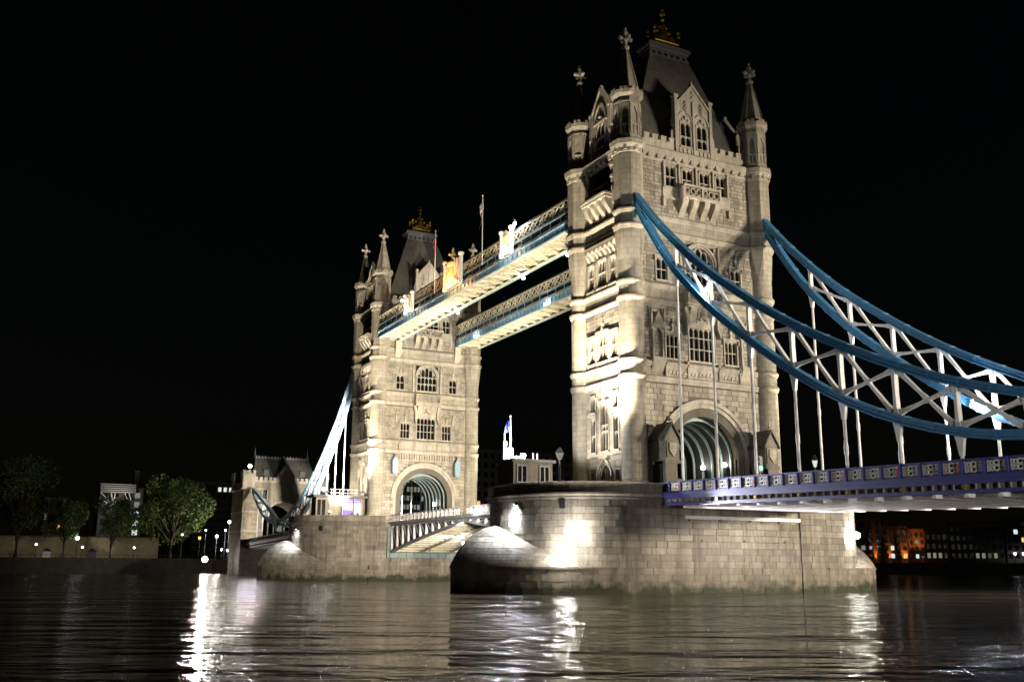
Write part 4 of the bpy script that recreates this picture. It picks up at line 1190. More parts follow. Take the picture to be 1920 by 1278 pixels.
# ================================================================== gatehouse pavilions on the approach
for s in (-1, 1):
    t = thing('gate_pavilion', 'small gabled stone pavilion %s of the near tower archway' % ('left' if s < 0 else 'right'), 'pavilion', (7.6, s*6.9, ZB), 'stone pavilions beside the archway')
    y0, y1 = sorted((s*5.9, s*7.7)); xb, xf = 5.75, 8.5; yc = (y0+y1)/2
    m = MB(); m.box(xb, xf, y0, y1, 13.6, 15.9)
    m.loft([[(x, y0-.0, 15.9), (x, y1+.0, 15.9), (x, yc, 17.4)] for x in (xb, xf)])
    m.box(xf-.5, xf, y0, y1, ZB, 13.6); m.box(xb, xb+.4, y0, y1, ZB, 13.6)
    m.box(xb, xf, *sorted((s*5.9, s*6.2)), ZB, 13.6)
    m.build('pavilion_wall', 'old_stone', t)
    m = MB()
    for q in (-1, 1): m.loft([[(x, yc+q*1.1, 15.65), (x, yc+q*1.1, 15.9), (x, yc, 17.75), (x, yc, 17.5)] for x in (xb, xf+.2)])
    m.build('pavilion_roof', 'slate', t)
    m = MB(); m.box(xf, xf+.12, yc-.75, yc+.75, 13.9, 15.7); m.build('panel_frame', 'old_stone', t)
    m = MB(); m.loft([[(xf+dx, yc+p, 14.75+q) for p, q in ((-.5, .7), (.5, .7), (.5, -.1), (0, -.75), (-.5, -.1))] for dx in (.1, .26)]); m.build('shield', 'shaft', t)
    for z, o in ((ZB, .35), (11.3, .25), (13.3, .16)):
        m = MB(); m.box(xf-.3, xf+o, y0-.1, y1+.1, z, z+.4); m.build('plinth_moulding', 'old_stone', t)
    m = MB(); cross_finial(m, xf-.2, yc, 17.3, .5); m.build('finial', 'trim', t, smooth=True)
    m = MB(); ys = s*8.15
    m.box(xb+.5, xf-.6, *sorted((s*7.5, s*7.72)), ZB, 13.3); m.build('doorway', 'dark_void', t)

# ================================================================== abutment towers at the shore ends
AB = -175.0
def make_abutment(label):
    t = thing('abutment_tower', label, 'tower', (AB, 0, 0))
    xb = AB-13.5; HY = 11.3
    def sq(nm, mat, *a):
        m = MB(); m.box(*a); return m.build(nm, mat, t)
    # side masses with the road arch between
    for s in (-1, 1):
        y0, y1 = sorted((s*5.6, s*HY))
        sq('flank', 'brown_stone', xb, AB-.05, y0, y1, -3, 24.0)
        m = MB()                                         # stones on the river front and outer side
        z = .2
        while z < 23.6:
            h = .62; y = y0+(int(z*10) % 2)*.4
            while y < y1-.1:
                e = min(y+random.uniform(.9, 1.7), y1); m.box(AB-.3, AB+random.uniform(0, .05), y+.03, e-.03, z+.03, z+h-.03); y = e
            x = xb
            while x < AB-.2:
                e = min(x+random.uniform(.9, 1.7), AB-.05); ys = s*HY; o = random.uniform(0, .05)
                m.box(x+.03, e-.03, *sorted((ys-s*.2, ys+s*o)), z+.03, z+h-.03); x = e
            z += h
        tag(m.build('stone_facing', 'brown_stone', t), kind='stuff')
        for xc in (AB-1.2, xb+1.2):                       # square corner turrets with battlements
            yc = s*(HY-1.2); m = MB()
            m.box(xc-1.55, xc+1.55, yc-1.55, yc+1.55, 22.3, 26.2); m.box(xc-1.75, xc+1.75, yc-1.75, yc+1.75, 22.0, 22.4); m.box(xc-1.75, xc+1.75, yc-1.75, yc+1.75, 25.5, 25.9)
            for dx in (-1.35, 0, 1.35):
                for dy in (-1.35, 0, 1.35):
                    if dx or dy: m.box(xc+dx-.33, xc+dx+.33, yc+dy-.33, yc+dy+.33, 26.2, 27.1)
            m.box(xc-.4, xc+.4, yc-1.62, yc+1.62, 23.2, 25.0)
            m.build('corner_turret', 'trim', t)
        for z in (11.0, 16.0, 22.0):
            sq('string_course', 'trim', xb, AB+.18, *sorted((s*5.7, s*(HY+.18))), z, z+.4)
    A = arch_pts(5.6, 13.5, 5.3)
    m = MB()
    for g in range(len(A)-1):
        (p0, p1), (q0, q1) = A[g], A[g+1]
        m.loft([[(x, p0, p1), (x, q0, q1), (x, q0, 24.0), (x, p0, 24.0)] for x in (xb, AB-.05)])
    m.build('arch_wall', 'brown_stone', t)
    m = MB(); B = arch_pts(6.2, 13.5, 5.9)
    for g in range(len(A)-1):
        m.loft([[(x, A[g][0], A[g][1]), (x, A[g+1][0], A[g+1][1]), (x, B[g+1][0], B[g+1][1]), (x, B[g][0], B[g][1])] for x in (AB-.3, AB+.2)])
    m.build('arch_moulding', 'trim', t)
    sq('base_wall', 'pier_stone', xb, AB-.2, -5.6, 5.6, -3, 8.2)
    for s in (-1, 1):
        m = MB()
        for k in range(6):
            y = s*(1.8+k*1.25); m.box(AB-.7, AB+.1, y-.4, y+.4, 24.0, 25.4)
        m.box(AB-.7, AB+.08, *sorted((s*1.5, s*9)), 24.0, 24.6); m.build('battlement', 'trim', t)
    m = MB()                                             # window in the front, both sides of the gable
    for s in (-1, 1):
        w = MB(); c = s*5.6
        w.box(AB-.2, AB+.15, c-.8, c-.5, 19.6, 22.0); w.box(AB-.2, AB+.15, c+.5, c+.8, 19.6, 22.0); w.box(AB-.2, AB+.15, c-.8, c+.8, 22.0, 22.3) if False else None
        w.box(AB-.2, AB+.15, c-.8, c+.8, 19.3, 19.6); w.box(AB-.2, AB+.12, c-.06, c+.06, 19.6, 22)
        o = w.build('window', 'trim', t); unit('pane', 'glass_dark', o, (AB+.05, c, 20.8), (.06, 1.0, 2.4))
    m.loft([[(x, -2.6, 24.0), (x, 2.6, 24.0), (x, 2.6, 25.6), (x, 0, 29.0), (x, -2.6, 25.6)] for x in (AB-5, AB+.15)]); m.build('gable', 'trim', t)
    m = MB(); m.loft([[(xb+1.5, -9, 24.2), (AB-1.3, -9, 24.2), (AB-1.3, 9, 24.2), (xb+1.5, 9, 24.2)], [(xb+5.6, -7.3, 31.2), (AB-5.6, -7.3, 31.2), (AB-5.6, 7.3, 31.2), (xb+5.6, 7.3, 31.2)]]); r = m.build('roof', 'slate', t)
    m = MB()
    for k in range(18): y = -7.2+k*.85; m.box(AB-5.75, AB-5.45, y-.2, y+.2, 31.1, 31.6)
    m.box(AB-5.8, AB-5.4, -7.4, 7.4, 30.9, 31.2); m.build('ridge_cresting', 'lead', r)
    for s in (-1, 1):
        m = MB(); m.tube([(AB-6.7, s*7.3, 31), (AB-6.7, s*7.3, 32.2), (AB-6.7, s*7.3, 34.0)], [.35, .16, .04], 6); m.build('roof_spike', 'lead', r)
        w = MB(); w.box(AB-3.6, AB-2.4, s*5.0-.7, s*5.0+.7, 25.6, 27.6); w.build('roof_light', 'iron_dark', r)
    # floodlight standing on the corner turret
    p = Vector((AB+.2, -HY+1.2, 28.1)); m = MB(); m.tube([p-Vector((.7, 0, 0)), p+Vector((.25, 0, 0))], [.35, .55], 10); m.box(p.x-.3, p.x-.1, p.y-.1, p.y+.1, 26.1, 28.1); o = m.build('turret_floodlight', 'iron_dark', t)
    m = MB(); m.tube([p+Vector((.26, 0, 0)), p+Vector((.34, 0, 0))], .5, 10); m.build('lens', 'lamp_cool', o)
    return t, p
north_ab, abp = make_abutment('brown stone shore tower with battlements and steep roof at far left')
south_ab = copy_tree(north_ab); south_ab.location = (FAR-AB, 0, 0); south_ab.rotation_euler = (0, 0, PI)
south_ab['label'] = 'matching shore tower at the camera end of the side span, out of frame'
spot(north_ab, abp+Vector((.8, 0, 0)), (FAR-5, 0, 32), 60000, (1, .93, .8), 62, .5)
m = MB(); m.loft([[(x, y, z) for x, y in ((92.7, -45), (700, -45), (700, 3000), (400, 3000), (98, 60), (92.7, 20))] for z in (-3, 4.0)]); tag(m.build('south_bank', 'earth'), kind='structure')
t = thing('added_flood_mast', 'added tall floodlight mast on the near bank downstream, out of frame', 'mast', (104, 82, 4))  # invented mast, unseen, added to light the near tower's approach face
m = MB(); m.tube([(104, 82, 3.5), (104, 82, 15)], [.3, .18], 8); m.box(103.6, 104.4, 81, 83, 14.8, 15.1); m.build('mast_pole', 'grey_metal', t)
for dy in (-.7, .7):
    m = MB(); m.tube([(104.3, 82+dy+.3, 15.5), (103.5, 82+dy-.4, 15.8)], [.3, .5], 10); o = m.build('lamp_head', 'iron_dark', t)
for dx, dy, dz in ((0, -9, 0), (-2, 3, 1.5), (4, 14, 0)): spot(t, (103.2+dx, 81.2+dy, 15.8+dz), (5, 0, 21), 365000, (1, .88, .69), 42, .9, 1.8)  # added beams, spread out beside the mast to soften chain shadows


# ================================================================== pier-top buildings and lamps
t = thing('control_cabin', 'small flat-roofed stone control cabin on the nearer pier top', 'cabin', (-.6, -19.4, ZB))
m = MB(); m.box(-2.4, 1.2, -21.9, -17.2, ZB, 13.4); m.build('cabin_wall', 'old_stone', t)
m = MB(); m.box(-2.7, 1.5, -22.2, -16.9, 13.4, 13.72); m.build('cabin_roof', 'lead', t)
for y in (-20.9, -18.2):
    m = MB()
    for a in (-.62, -.06, .5): m.box(1.18, 1.3, y+a, y+a+.12, 11.3, 13.0)
    m.box(1.18, 1.3, y-.62, y+.62, 12.95, 13.1); m.box(1.18, 1.34, y-.68, y+.68, 11.2, 11.32)
    o = m.build('window', 'grey_metal', t)
    for a in (-.3, .3): unit('pane', 'glass_dark', o, (1.22, y+a, 12.1), (.04, .48, 1.7))
for y in (-17.9, -17.4):
    m = MB(); m.tube([(0, y-1, 13.72), (0, y-1, 14.5)], [.1, .06], 6); m.build('roof_vent', 'white_paint', t)
t = thing('signal_mast', 'white signal mast with blue flag, brightly lit on the control cabin roof', 'mast', (-.5, -21.4, 13.72))
m = MB(); m.tube([(-.5, -21.4, 13.72), (-.5, -21.4, 18.4)], [.12, .08], 8); m.ball((-.5, -21.4, 18.45), .12, 6); m.build('mast_pole', 'white_paint', t)
m = MB(); m.tube([(-.9, -21.9, 13.72), (-.9, -21.9, 16.6)], [.09, .06], 6); m.box(-1.1, -.7, -22.1, -21.7, 13.72, 15.7); m.box(-.7, -.25, -21.75, -21.2, 13.72, 15.0); m.build('equipment', 'white_paint', t)
m = MB(); m.box(-.5, 0.1, -20.9, -19.9, 13.72, 14.1); m.ball((-.1, -20.1, 14.2), .3, 8); m.build('searchlight', 'white_paint', t)
m = MB(); m.ball((.2, -20.1, 14.2), .2, 8); m.build('lens', 'lamp_cool', t)
m = MB(); rings = []
for i in range(9):
    a = i/8; rings.append([(-.5-.25*math.sin(a*5+q), -21.5-.62*a, 17.9-.62*a*a-q*(.42-.1*a)+.06*math.sin(a*9)) for q in (0, 1, 2, 3)])
m.loft(rings, cap=False, closed=False); o = m.build('flag', 'flag_blue', t); o.modifiers.new('thickness', 'SOLIDIFY').thickness = .02
m = MB(); m.box(-.42, -.36, -22.1, -21.6, 16.7, 17.2); m.build('flag_emblem', 'flag_white', t)
glow(t, (.7, -21.6, 14.4), 4500, (.88, .93, 1), .2)
def street_lamp(loc, h, label, lit='lamp_small', s=1., watts=0, col=(1, .95, .85), arms=False, head='lantern', group=None):
    x, y, z = loc; t = thing('street_lamp', label, 'lamp post', loc, group)
    m = MB(); m.lathe(x, y, [(.22*s, z), (.22*s, z+.5), (.10*s, z+.8), (.07*s, z+h-.9)], 8)
    if arms: m.beam((x-.5, y-.5, z+h*.55), (x+.5, y+.5, z+h*.55), .08, .08)
    m.build('post', 'iron_dark', t)
    m = MB(); m.lathe(x, y, [(.13*s, z+h-.9), (.3*s, z+h-.2)], 6); m.build('lantern', lit, t)
    m = MB(); m.lathe(x, y, [(.36*s, z+h-.2), (.22*s, z+h+.1), (.05*s, z+h+.45)], 6); m.build('cap', 'iron_dark', t)
    if watts: glow(t, (x, y, z+h-.5), watts, col, .3)
    return t
street_lamp((0, -15.6, ZB), 5.0, 'ornate dark lamp post on the nearer pier beside the tower', 'win_dim', 1.5, 0, arms=True)
street_lamp((12.8, 9.0, 9.9), 4.3, 'short lamp post with lit lantern beside the tower at deck level', 'win_white', 1.0)
# traffic signal
t = thing('traffic_light', 'dark traffic signal showing green beside the near archway', 'traffic light', (9.6, 4.0, 9.9))
m = MB(); m.tube([(9.6, 4.0, 9.9), (9.6, 4.0, 12.9)], .08, 6); m.box(9.4, 9.8, 3.72, 4.28, 12.8, 14.5); m.build('signal_head', 'iron_dark', t)
for z, mt in ((14.2, 'iron_dark'), (13.7, 'iron_dark'), (13.2, 'lamp_green')):
    m = MB(); m.tube([(9.8, 4.0, z), (9.9, 4.0, z)], .22, 8); m.build('signal_lens', mt, t)
# lamps inside the near archway
for x, lab in ((3.6, 'right'), (-.4, 'left')):
    t = thing('arch_lamp', '%s of two bright lamps on the near archway wall' % lab, 'lamp', (x, 4.2, 13.6), 'lamps inside the near archway')
    m = MB(); m.box(x-.2, x+.2, 4.1, 4.55, 13.6, 13.84); m.build('bracket', 'iron_dark', t)
    m = MB(); m.ball((x, 4.1, 14.1), .26, 8); m.build('lamp_bulb', 'lamp_white', t); glow(t, (x, 3.6, 14.3), 170, (1, .88, .62), .2)
t = thing('arch_lamp', 'bright lamp at the right foot of the farther archway vault', 'lamp', (FAR+1, 3.9, 13.4))
m = MB(); m.ball((FAR+1, 3.9, 13.8), .28, 8); m.build('lamp_bulb', 'lamp_white', t); glow(t, (FAR+1, 3.4, 14.1), 120, (1, .95, .8), .2)
m = MB(); m.box(FAR+.7, FAR+1.3, 3.9, 4.55, 13.3, 13.5); m.build('bracket', 'iron_dark', t)
# farther pier: exhibition kiosk, poster, rails
t = thing('ticket_kiosk', 'low flat-roofed kiosk on the farther pier beside the tower', 'kiosk', (FAR+2, -15.3, ZB))
m = MB(); m.box(FAR+1.5, FAR+4.2, -19.8, -10.8, ZB, 14.2); m.build('kiosk_wall', 'brown_stone', t)
m = MB(); m.box(FAR+1, FAR+5.4, -20.6, -10.5, 14.2, 14.6); m.build('kiosk_roof', 'iron_dark', t)
for y in (-19.2, -18.4):
    m = MB(); m.box(FAR+4.18, FAR+4.3, y-.3, y+.3, 10.4, 13.8); m.build('kiosk_door', 'glass_dark', t)
for y in (-17.5, -15.2, -13):
    m = MB(); m.tube([(FAR+4.9, y, ZB), (FAR+4.9, y, 14.2)], .09, 6); m.build('column', 'pale_blue', t)
for y in (-17, -15.5, -14, -12.5):
    m = MB(); m.tube([(FAR+4, y, 14.6), (FAR+4, y, 15.7)], .05, 5); m.build('roof_rail_post', 'white_paint', t)
for z in (15.1, 15.7):
    m = MB(); m.tube([(FAR+4, -17.3, z), (FAR+4, -10.8, z)], .05, 5); m.build('roof_rail', 'white_paint', t)
t = thing('exhibition_poster', 'purple and white exhibition poster on the kiosk of the farther pier', 'poster', (FAR+4.6, -13.4, 12))
m = MB(); m.box(FAR+4.45, FAR+4.55, -15.1, -11.7, 11.2, 14.0); m.build('poster_board', 'sign_pale', t)
m = MB(); m.box(FAR+4.56, FAR+4.6, -15.1, -11.7, 13.4, 14.0); m.box(FAR+4.56, FAR+4.6, -15.1, -13.3, 11.2, 12.1); m.build('poster_band', 'sign_purple', t)
def lettering(txt, loc, size, mat, parent, rot):
    cu_ = bpy.data.curves.new('lettering', 'FONT'); cu_.body = txt; cu_.size = size; cu_.extrude = .006; cu_.align_x = 'CENTER'
    o = bpy.data.objects.new('lettering', cu_); COL.objects.link(o); o.data.materials.append(MATS[mat])
    me = bpy.data.meshes.new_from_object(o); bpy.data.objects.remove(o); o = bpy.data.objects.new('lettering', me); COL.objects.link(o)
    o.parent = parent; o.location = Vector(loc)-root_of(parent); o.rotation_euler = rot
lettering('Tower Bridge  Exhibition', (FAR+4.62, -13.4, 13.58), .29, 'flag_white', t, (PI/2, 0, PI/2))
def person(x, y, z, label, top, yaw=0):
    t = bpy.data.meshes.new('person'); bm = bmesh.new()
    m = MB(); c, s = math.cos(yaw), math.sin(yaw)
    def R(a, b, q): return (x+a*c-b*s, y+a*s+b*c, z+q)
    def ell(cx, cy, z0, rx, ry, n=8): return [R(cx+rx*math.cos(2*PI*i/n), cy+ry*math.sin(2*PI*i/n), z0) for i in range(n)]
    m.loft([ell(0, 0, .82, .12, .17), ell(0, 0, .95, .14, .19), ell(0, 0, 1.2, .13, .17), ell(0, 0, 1.42, .13, .22), ell(0, 0, 1.5, .07, .09), ell(0, 0, 1.56, .06, .06), ell(0.01, 0, 1.62, .09, .075), ell(0.01, 0, 1.70, .10, .085), ell(0, 0, 1.78, .07, .06)])
    for q in (-1, 1):
        m.loft([ell(.03*q, .09*q, .0, .10, .05), ell(0, .09*q, .08, .06, .05), ell(.02*q, .09*q, .45, .065, .06), ell(0, .09*q, .88, .09, .085)])
        m.loft([ell(.06, .25*q, .74, .03, .03), ell(.04, .25*q, 1.05, .04, .04), ell(0, .22*q, 1.42, .06, .06)])
    o = m.build('person', 'jacket_dark', None, smooth=True, origin=(x, y, z)); tag(o, label, 'person')
person(FAR+6.6, -13.9, ZB, 'person in dark clothes standing before the purple poster', 0, .3)
person(FAR+6.5, -12.9, ZB, 'person in dark clothes right of the other before the poster', 0, -.2)

# ================================================================== north bank
m = MB(); pl = [(-196, -2500), (-196, 120), (-176, 190), (-120, 236), (60, 390), (900, 1100), (900, 3500), (-4000, 3500), (-4000, -2500)]
m.loft([[(x, y, z) for x, y in pl] for z in (-3, 3.7)]); tag(m.build('north_bank', 'earth'), kind='structure')
m = MB(); 
for a, b in zip(pl[:5], pl[1:6]):
    d = Vector((b[0]-a[0], b[1]-a[1], 0)).normalized(); n = Vector((d.y, -d.x, 0))
    m.loft([[(p[0]+n.x*o, p[1]+n.y*o, z) for o, z in ((.3, -3), (.15, 4.1), (-.3, 4.1), (-.3, -3))] for p in (a, b)])
tag(m.build('river_wall', 'bank_wall'), kind='structure')
# fortress wall
t = thing('fortress_wall', 'long tan stone wall behind the trees on the left bank', 'wall', (-250, -70, 3.7))
m = MB(); m.box(-253, -250, -130, -21, 3.7, 10.6); m.build('wall_body', 'london_wall', t)
m = MB(); m.box(-253.2, -249.8, -130, -21, 10.6, 10.95); m.build('coping', 'bank_wall', t)
# trees
def tree(x, y, z0, h, r, seed, label, n=3200, zbot=.28):
    rnd = random.Random(seed); t = thing('plane_tree', label, 'tree', (x, y, z0), 'trees along the left bank')
    m = MB(); m.tube([(x, y, z0-.3), (x+.1, y, z0+h*.2), (x-.2, y+.2, z0+h*.45), (x, y, z0+h*.7)], [h*.028, h*.02, h*.013, .08], 7)
    clumps = []
    for i in range(16):
        a = rnd.uniform(0, 2*PI); q = rnd.random(); zz = z0+h*(zbot+.12+(.9-zbot-.12)*q); rr = r*math.sqrt(max(.06, 1-((q-.42)/.62)**2))*rnd.uniform(.45, .85)
        p = (x+rr*math.cos(a), y+rr*math.sin(a), zz); clumps.append((p, r*rnd.uniform(.26, .42)))
        m.tube([(x, y, z0+h*rnd.uniform(.18, .4)), ((x+p[0])/2, (y+p[1])/2, (z0+h*.4+zz)/2), p], [h*.012, h*.008, .05], 5)
    m.build('trunk', 'bark', t)
    clumps.append(((x, y, z0+h*.6), r*.5)); c = MB(); L = rnd
    for i in range(n):
        (cx, cy, cz), cr = clumps[i % len(clumps)]
        v = Vector((L.gauss(0, 1), L.gauss(0, 1), L.gauss(0, .8))).normalized()*cr*(L.random()**.4)
        p = Vector((cx, cy, cz))+v; p.z = max(p.z, z0+h*zbot*.75)
        s = L.uniform(.2, .42); a = Vector((L.gauss(0, 1), L.gauss(0, 1), L.gauss(0, 1))).normalized(); b = a.cross(Vector((L.gauss(0, 1), L.gauss(0, 1), L.gauss(0, 1)))).normalized()
        c.add([p+a*s, p+b*s*.6, p-a*s, p-b*s*.6], [(0, 1, 2, 3)])
    me = bpy.data.meshes.new('crown'); o0 = root_of(t); me.from_pydata([(a-o0.x, b-o0.y, d-o0.z) for a, b, d in c.v], [], c.f); me.materials.append(MATS['leaf'])
    o = bpy.data.objects.new('crown', me); COL.objects.link(o); o.parent = t
tree(-215, -22.5, 3.7, 24.0, 11.5, 1, 'large round green tree lit on its right side, beside the shore tower', 15000, .22)
tree(-216, -63, 3.7, 28, 11.0, 2, 'tall dark tree at the far left edge', 9000, .24)
tree(-212, -51.3, 3.7, 17, 6.0, 3, 'smaller dark tree second from the left edge', 5000)
tree(-214, -39, 3.7, 18, 6.8, 4, 'dark tree between the small one and the large lit tree', 5500)
# quay lamps
QL = [(-58.4, 7.6, .9, 'leftmost quay lamp on the left bank'), (-48.3, 9.4, 1.6, 'brightest white quay lamp between the two left trees'), (-46.8, 7.0, .9, 'low quay lamp right of the brightest one'), (-33.4, 7.0, .9, 'quay lamp under the dark tree left of the large one'),
      (-20.7, 10.8, .8, 'quay lamp at the trunk of the large lit tree'), (-14.2, 12.2, .8, 'tall quay lamp under the right edge of the large tree'), (-11.0, 10.5, 1.3, 'quay lamp just right of the large tree'), (-9.4, 6.7, .9, 'left of two low twin lamps by the shore tower'), (-7.7, 6.5, .9, 'right of two low twin lamps by the shore tower'), (-7.6, 14.7, 1.5, 'tallest lamp left of the shore tower'), (-8.6, 12.3, .9, 'lamp just below the tallest one by the shore tower')]
for y, z, s, lab in QL:
    x = -208; t = thing('quay_lamp', lab, 'lamp post', (x, y, 3.7), 'lamps along the left bank')
    m = MB(); m.tube([(x, y, 3.7), (x, y, z-.3)], [.1, .06], 6); m.build('post', 'iron_dark', t)
    m = MB(); m.ball((x, y, z), .30*s, 8); m.build('globe', 'lamp_cool' if s > 1.2 else 'lamp_small', t); 
    if s > 1 or z > 12: glow(t, (x+3 if y == -11.0 else x-1, y, z), 9000 if y == -11.0 else 80, (1, .92, .75), .3)
street_lamp((-198.5, -17.5, 3.7), 6.5, 'amber street lamp beside the brown flank of the shore tower', 'lamp_amber', 1.4, 9000, (1, .5, .25))
for y in (-62, -47, -32):
    t = floodlight('hidden ground light washing the tan fortress wall %s' % {-62: 'at the left edge', -47: 'near the second tree', -32: 'behind the large tree'}[y], (-238, y, 4.3), (-250, y, 7.5), 200, (1, .84, .58), 130, 'lamp_amber', .2, 'ground lights on the fortress wall')
floodlight('dazzling white searchlight low on the left river wall', (-194.6, -16.4, 3.9), (94, -70, 2.8), 12000, (1, .95, .85), 70, 'lamp_big', .85)
t = thing('promenade_railing', 'low dark railing line along the left bank promenade', 'railing', (-200, -40, 3.7))
for k in range(60):
    unit('rail_post', 'iron_dark', t, (-199, -85+k*1.2, 4.3), (.08, .08, 1.2))
unit('rail', 'iron_dark', t, (-199, -49.6, 4.9), (.08, 72, .08))
for y, lab in ((-55.5, 'small white kiosk hut on the left promenade'), (-44, 'dark kiosk hut under the trees on the promenade')):
    t = thing('promenade_kiosk', lab, 'kiosk', (-211, y, 3.7))
    m = MB(); m.box(-212, -210, y-1, y+1, 3.7, 5.8); m.build('hut_wall', 'white_paint' if y < -50 else 'iron_dark', t)
    m = MB(); m.loft([[(-212.3, y-1.3, 5.8), (-209.7, y-1.3, 5.8), (-209.7, y+1.3, 5.8), (-212.3, y+1.3, 5.8)], [(-211.2, y-.2, 6.7), (-210.8, y-.2, 6.7), (-210.8, y+.2, 6.7), (-211.2, y+.2, 6.7)]]); m.build('hut_roof', 'iron_dark', t)

# ------------------------------------------------------------------ buildings behind
def block(name, label, x0, x1, y0, y1, z1, mat, cols, rows, lit, face='+x', zb=5.5, glass='glass_dark', z0=3.7, wfrac=.5):
    """box building; windows recessed on the +x face, each a frame with a pane"""
    t = thing(name, label, 'building', ((x0+x1)/2, (y0+y1)/2, z0))
    dy = (y1-y0)/cols; dz = (z1-zb-.8)/rows; holes = []
    for i in range(cols):
        for j in range(rows):
            c = y0+dy*(i+.5); z = zb+dz*j; holes.append((c-dy*wfrac/2, c+dy*wfrac/2, z+dz*.22, z+dz*.8, i, j))
    m = MB(lambda u, n, z: (x1+n, u, z))
    for a, b, c, d in cells(y0, y1, z0, z1, [h[:4] for h in holes]): m.box(a, b, -.5, 0, c, d)
    w = m.build('wall', mat, t)
    m = MB(); m.box(x0, x1-.5, y0, y1, z0, z1-.02); m.build('building_body', mat, t)
    m = MB(); m.box(x0-.3, x1+.3, y0-.3, y1+.3, z1, z1+.5); m.build('roof', 'iron_dark', t)
    for a, b, c, d, i, j in holes:
        mt = lit.get((i, j), glass)
        o = unit('window', 'grey_metal', t, (x1-.12, (a+b)/2, c+.04), (.3, b-a, .1))
        p = unit('pane', mt, t, (x1-.3, (a+b)/2, (c+d)/2), (.06, b-a, d-c))
    return t
rl = random.Random(3)
lit = {(i, j): rl.choice(['win_white', 'win_cool', 'win_dim']) for i in range(4) for j in range(9) if i == 3 and rl.random() < .9 or rl.random() < .12}
block('glass_office', 'glass office with lit stair column behind the left trees', -345, -330, -33, -17, 31.5, 'facade_grey', 4, 7, lit)
t = thing('roof_pavilion', 'white steel truss canopy on top of the left glass office', 'canopy', (-329, -27, 24))
m = MB(); m.box(-334, -328.6, -33, -20, 29.6, 33.2); m.build('canopy_box', 'facade_grey', t)
for k in range(5):
    m = MB(); m.box(-328.6, -328.4, -33, -20, 29.8+k*.75, 30.05+k*.75); m.build('louvre', 'white_paint', t)
for a, b in (((-32.8, 29.6), (-28, 24.8)), ((-29, 29.6), (-28, 24.8)), ((-27.5, 29.6), (-28, 24.8)), ((-24, 29.6), (-22, 25)), ((-22.5, 29.6), (-21.5, 27))):
    m = MB(); m.tube([(-328.4, a[0], a[1]), (-328.4, b[0], b[1])], .2, 6); m.build('strut', 'white_paint', t)
m = MB(); m.box(-328.9, -328.3, -30, -23, 24.3, 24.9); m.build('lower_ledge', 'white_paint', t)
m = MB(); m.box(-340, -334, -20.3, -18.4, 33.2, 39.1); m.build('chimney', 'facade_grey', t)
glow(t, (-322, -26, 27), 1500, (1, .93, .8), .3)
block('stone_block', 'pale building top seen between the left trees', -350, -335, -52, -44, 27, 'facade_dark', 5, 5, {(0, 3): 'win_dim', (3, 2): 'win_amber'})
lit = {(i, 8): 'win_white' for i in range(4, 9)}; lit[(1, 6)] = 'win_dim'
block('dark_office', 'dark office block left of the shore tower with one lit top row', -415, -400, 15, 38, 40, 'facade_black', 9, 9, lit, wfrac=.6)
lit = {(i, j): rl.choice(['win_dim', 'win_dark', 'win_dim', 'win_cool2']) for i in range(28) for j in range(9) if rl.random() < .6}
block('lit_office', 'office with bands of lit windows seen through the farther archway', -275, -260, 52, 92, 36, 'facade_grey', 28, 9, lit, wfrac=.75)
lit = {(1, 7): 'win_amber', (1, 5): 'win_amber', (2, 5): 'win_amber', (9, 3): 'win_dim'}
block('river_hotel', 'dark concrete hotel block between the two towers with few amber windows', -318, -300, 108, 190, 52, 'facade_grey', 24, 11, lit, wfrac=.55)
block('river_hotel', 'darker lower wing of the hotel right of the nearer tower', -300, -262, 150, 188, 26, 'facade_dark', 8, 5, {(5, 3): 'win_dim'})
# warehouses downstream, on a slanting quay
QA = Vector((-178, 196, 0)); QD = Vector((49, 41, 0)); QN = Vector((41, -49, 0)).normalized(); QL_ = QD.length; QU = QD.normalized()
def warehouse(name, label, t0, t1, ztop, mat, cols, rows, lit, back=0, zb=5.2, gable=False):
    o = QA+QD*((t0+t1)/2)
    t = thing(name, label, 'building', (o.x, o.y, 3.7), 'buildings on the downstream quay')
    T = lambda u, n, z: tuple(QA+QU*u+QN*(n-back)+Vector((0, 0, z)))
    u0, u1 = t0*QL_, t1*QL_; du = (u1-u0)/cols; dz = (ztop-zb-.6)/rows; holes = []
    for i in range(cols):
        for j in range(rows):
            c = u0+du*(i+.5); z = zb+dz*j; holes.append((c-du*.28, c+du*.28, z+dz*.18, z+dz*.74, i, j))
    m = MB(T)
    for a, b, c, d in cells(u0, u1, 3.5, ztop, [h[:4] for h in holes]): m.box(a, b, -.5, 0, c, d)
    m.build('wall', mat, t)
    m = MB(T); m.box(u0, u1, -14, -.5, 3.5, ztop-.02); m.build('building_body', mat, t)
    m = MB(T)
    if gable: m.loft([[(u0, nn, ztop), (u1, nn, ztop), ((u0+u1)/2, nn, ztop+3.5)] for nn in (-14, .1)])
    else: m.box(u0-.2, u1+.2, -14, .25, ztop, ztop+.4)
    m.build('roof', 'iron_dark' if not gable else mat, t)
    for a, b, c, d, i, j in holes:
        mm = MB(T); mm.box(a, b, -.35, -.30, c, d); mm.build('pane', lit.get((i, j), 'glass_dark'), t)
        mm = MB(T); mm.box(a-.05, b+.05, -.1, .12, c-.18, c); mm.build('sill', 'facade_dark', t)
    return t
warehouse('brick_warehouse', 'tall orange brick warehouse just right of the near pier', .10, .30, 19.5, 'facade_brick', 5, 5, {(2, 1): 'win_dim'}, 0, gable=False)
warehouse('brick_warehouse', 'brick warehouse with four window rows right of the tall one', .303, .43, 16.5, 'facade_brick', 4, 4, {(1, 1): 'win_white', (1, 0): 'win_cool', (3, 0): 'win_amber'})
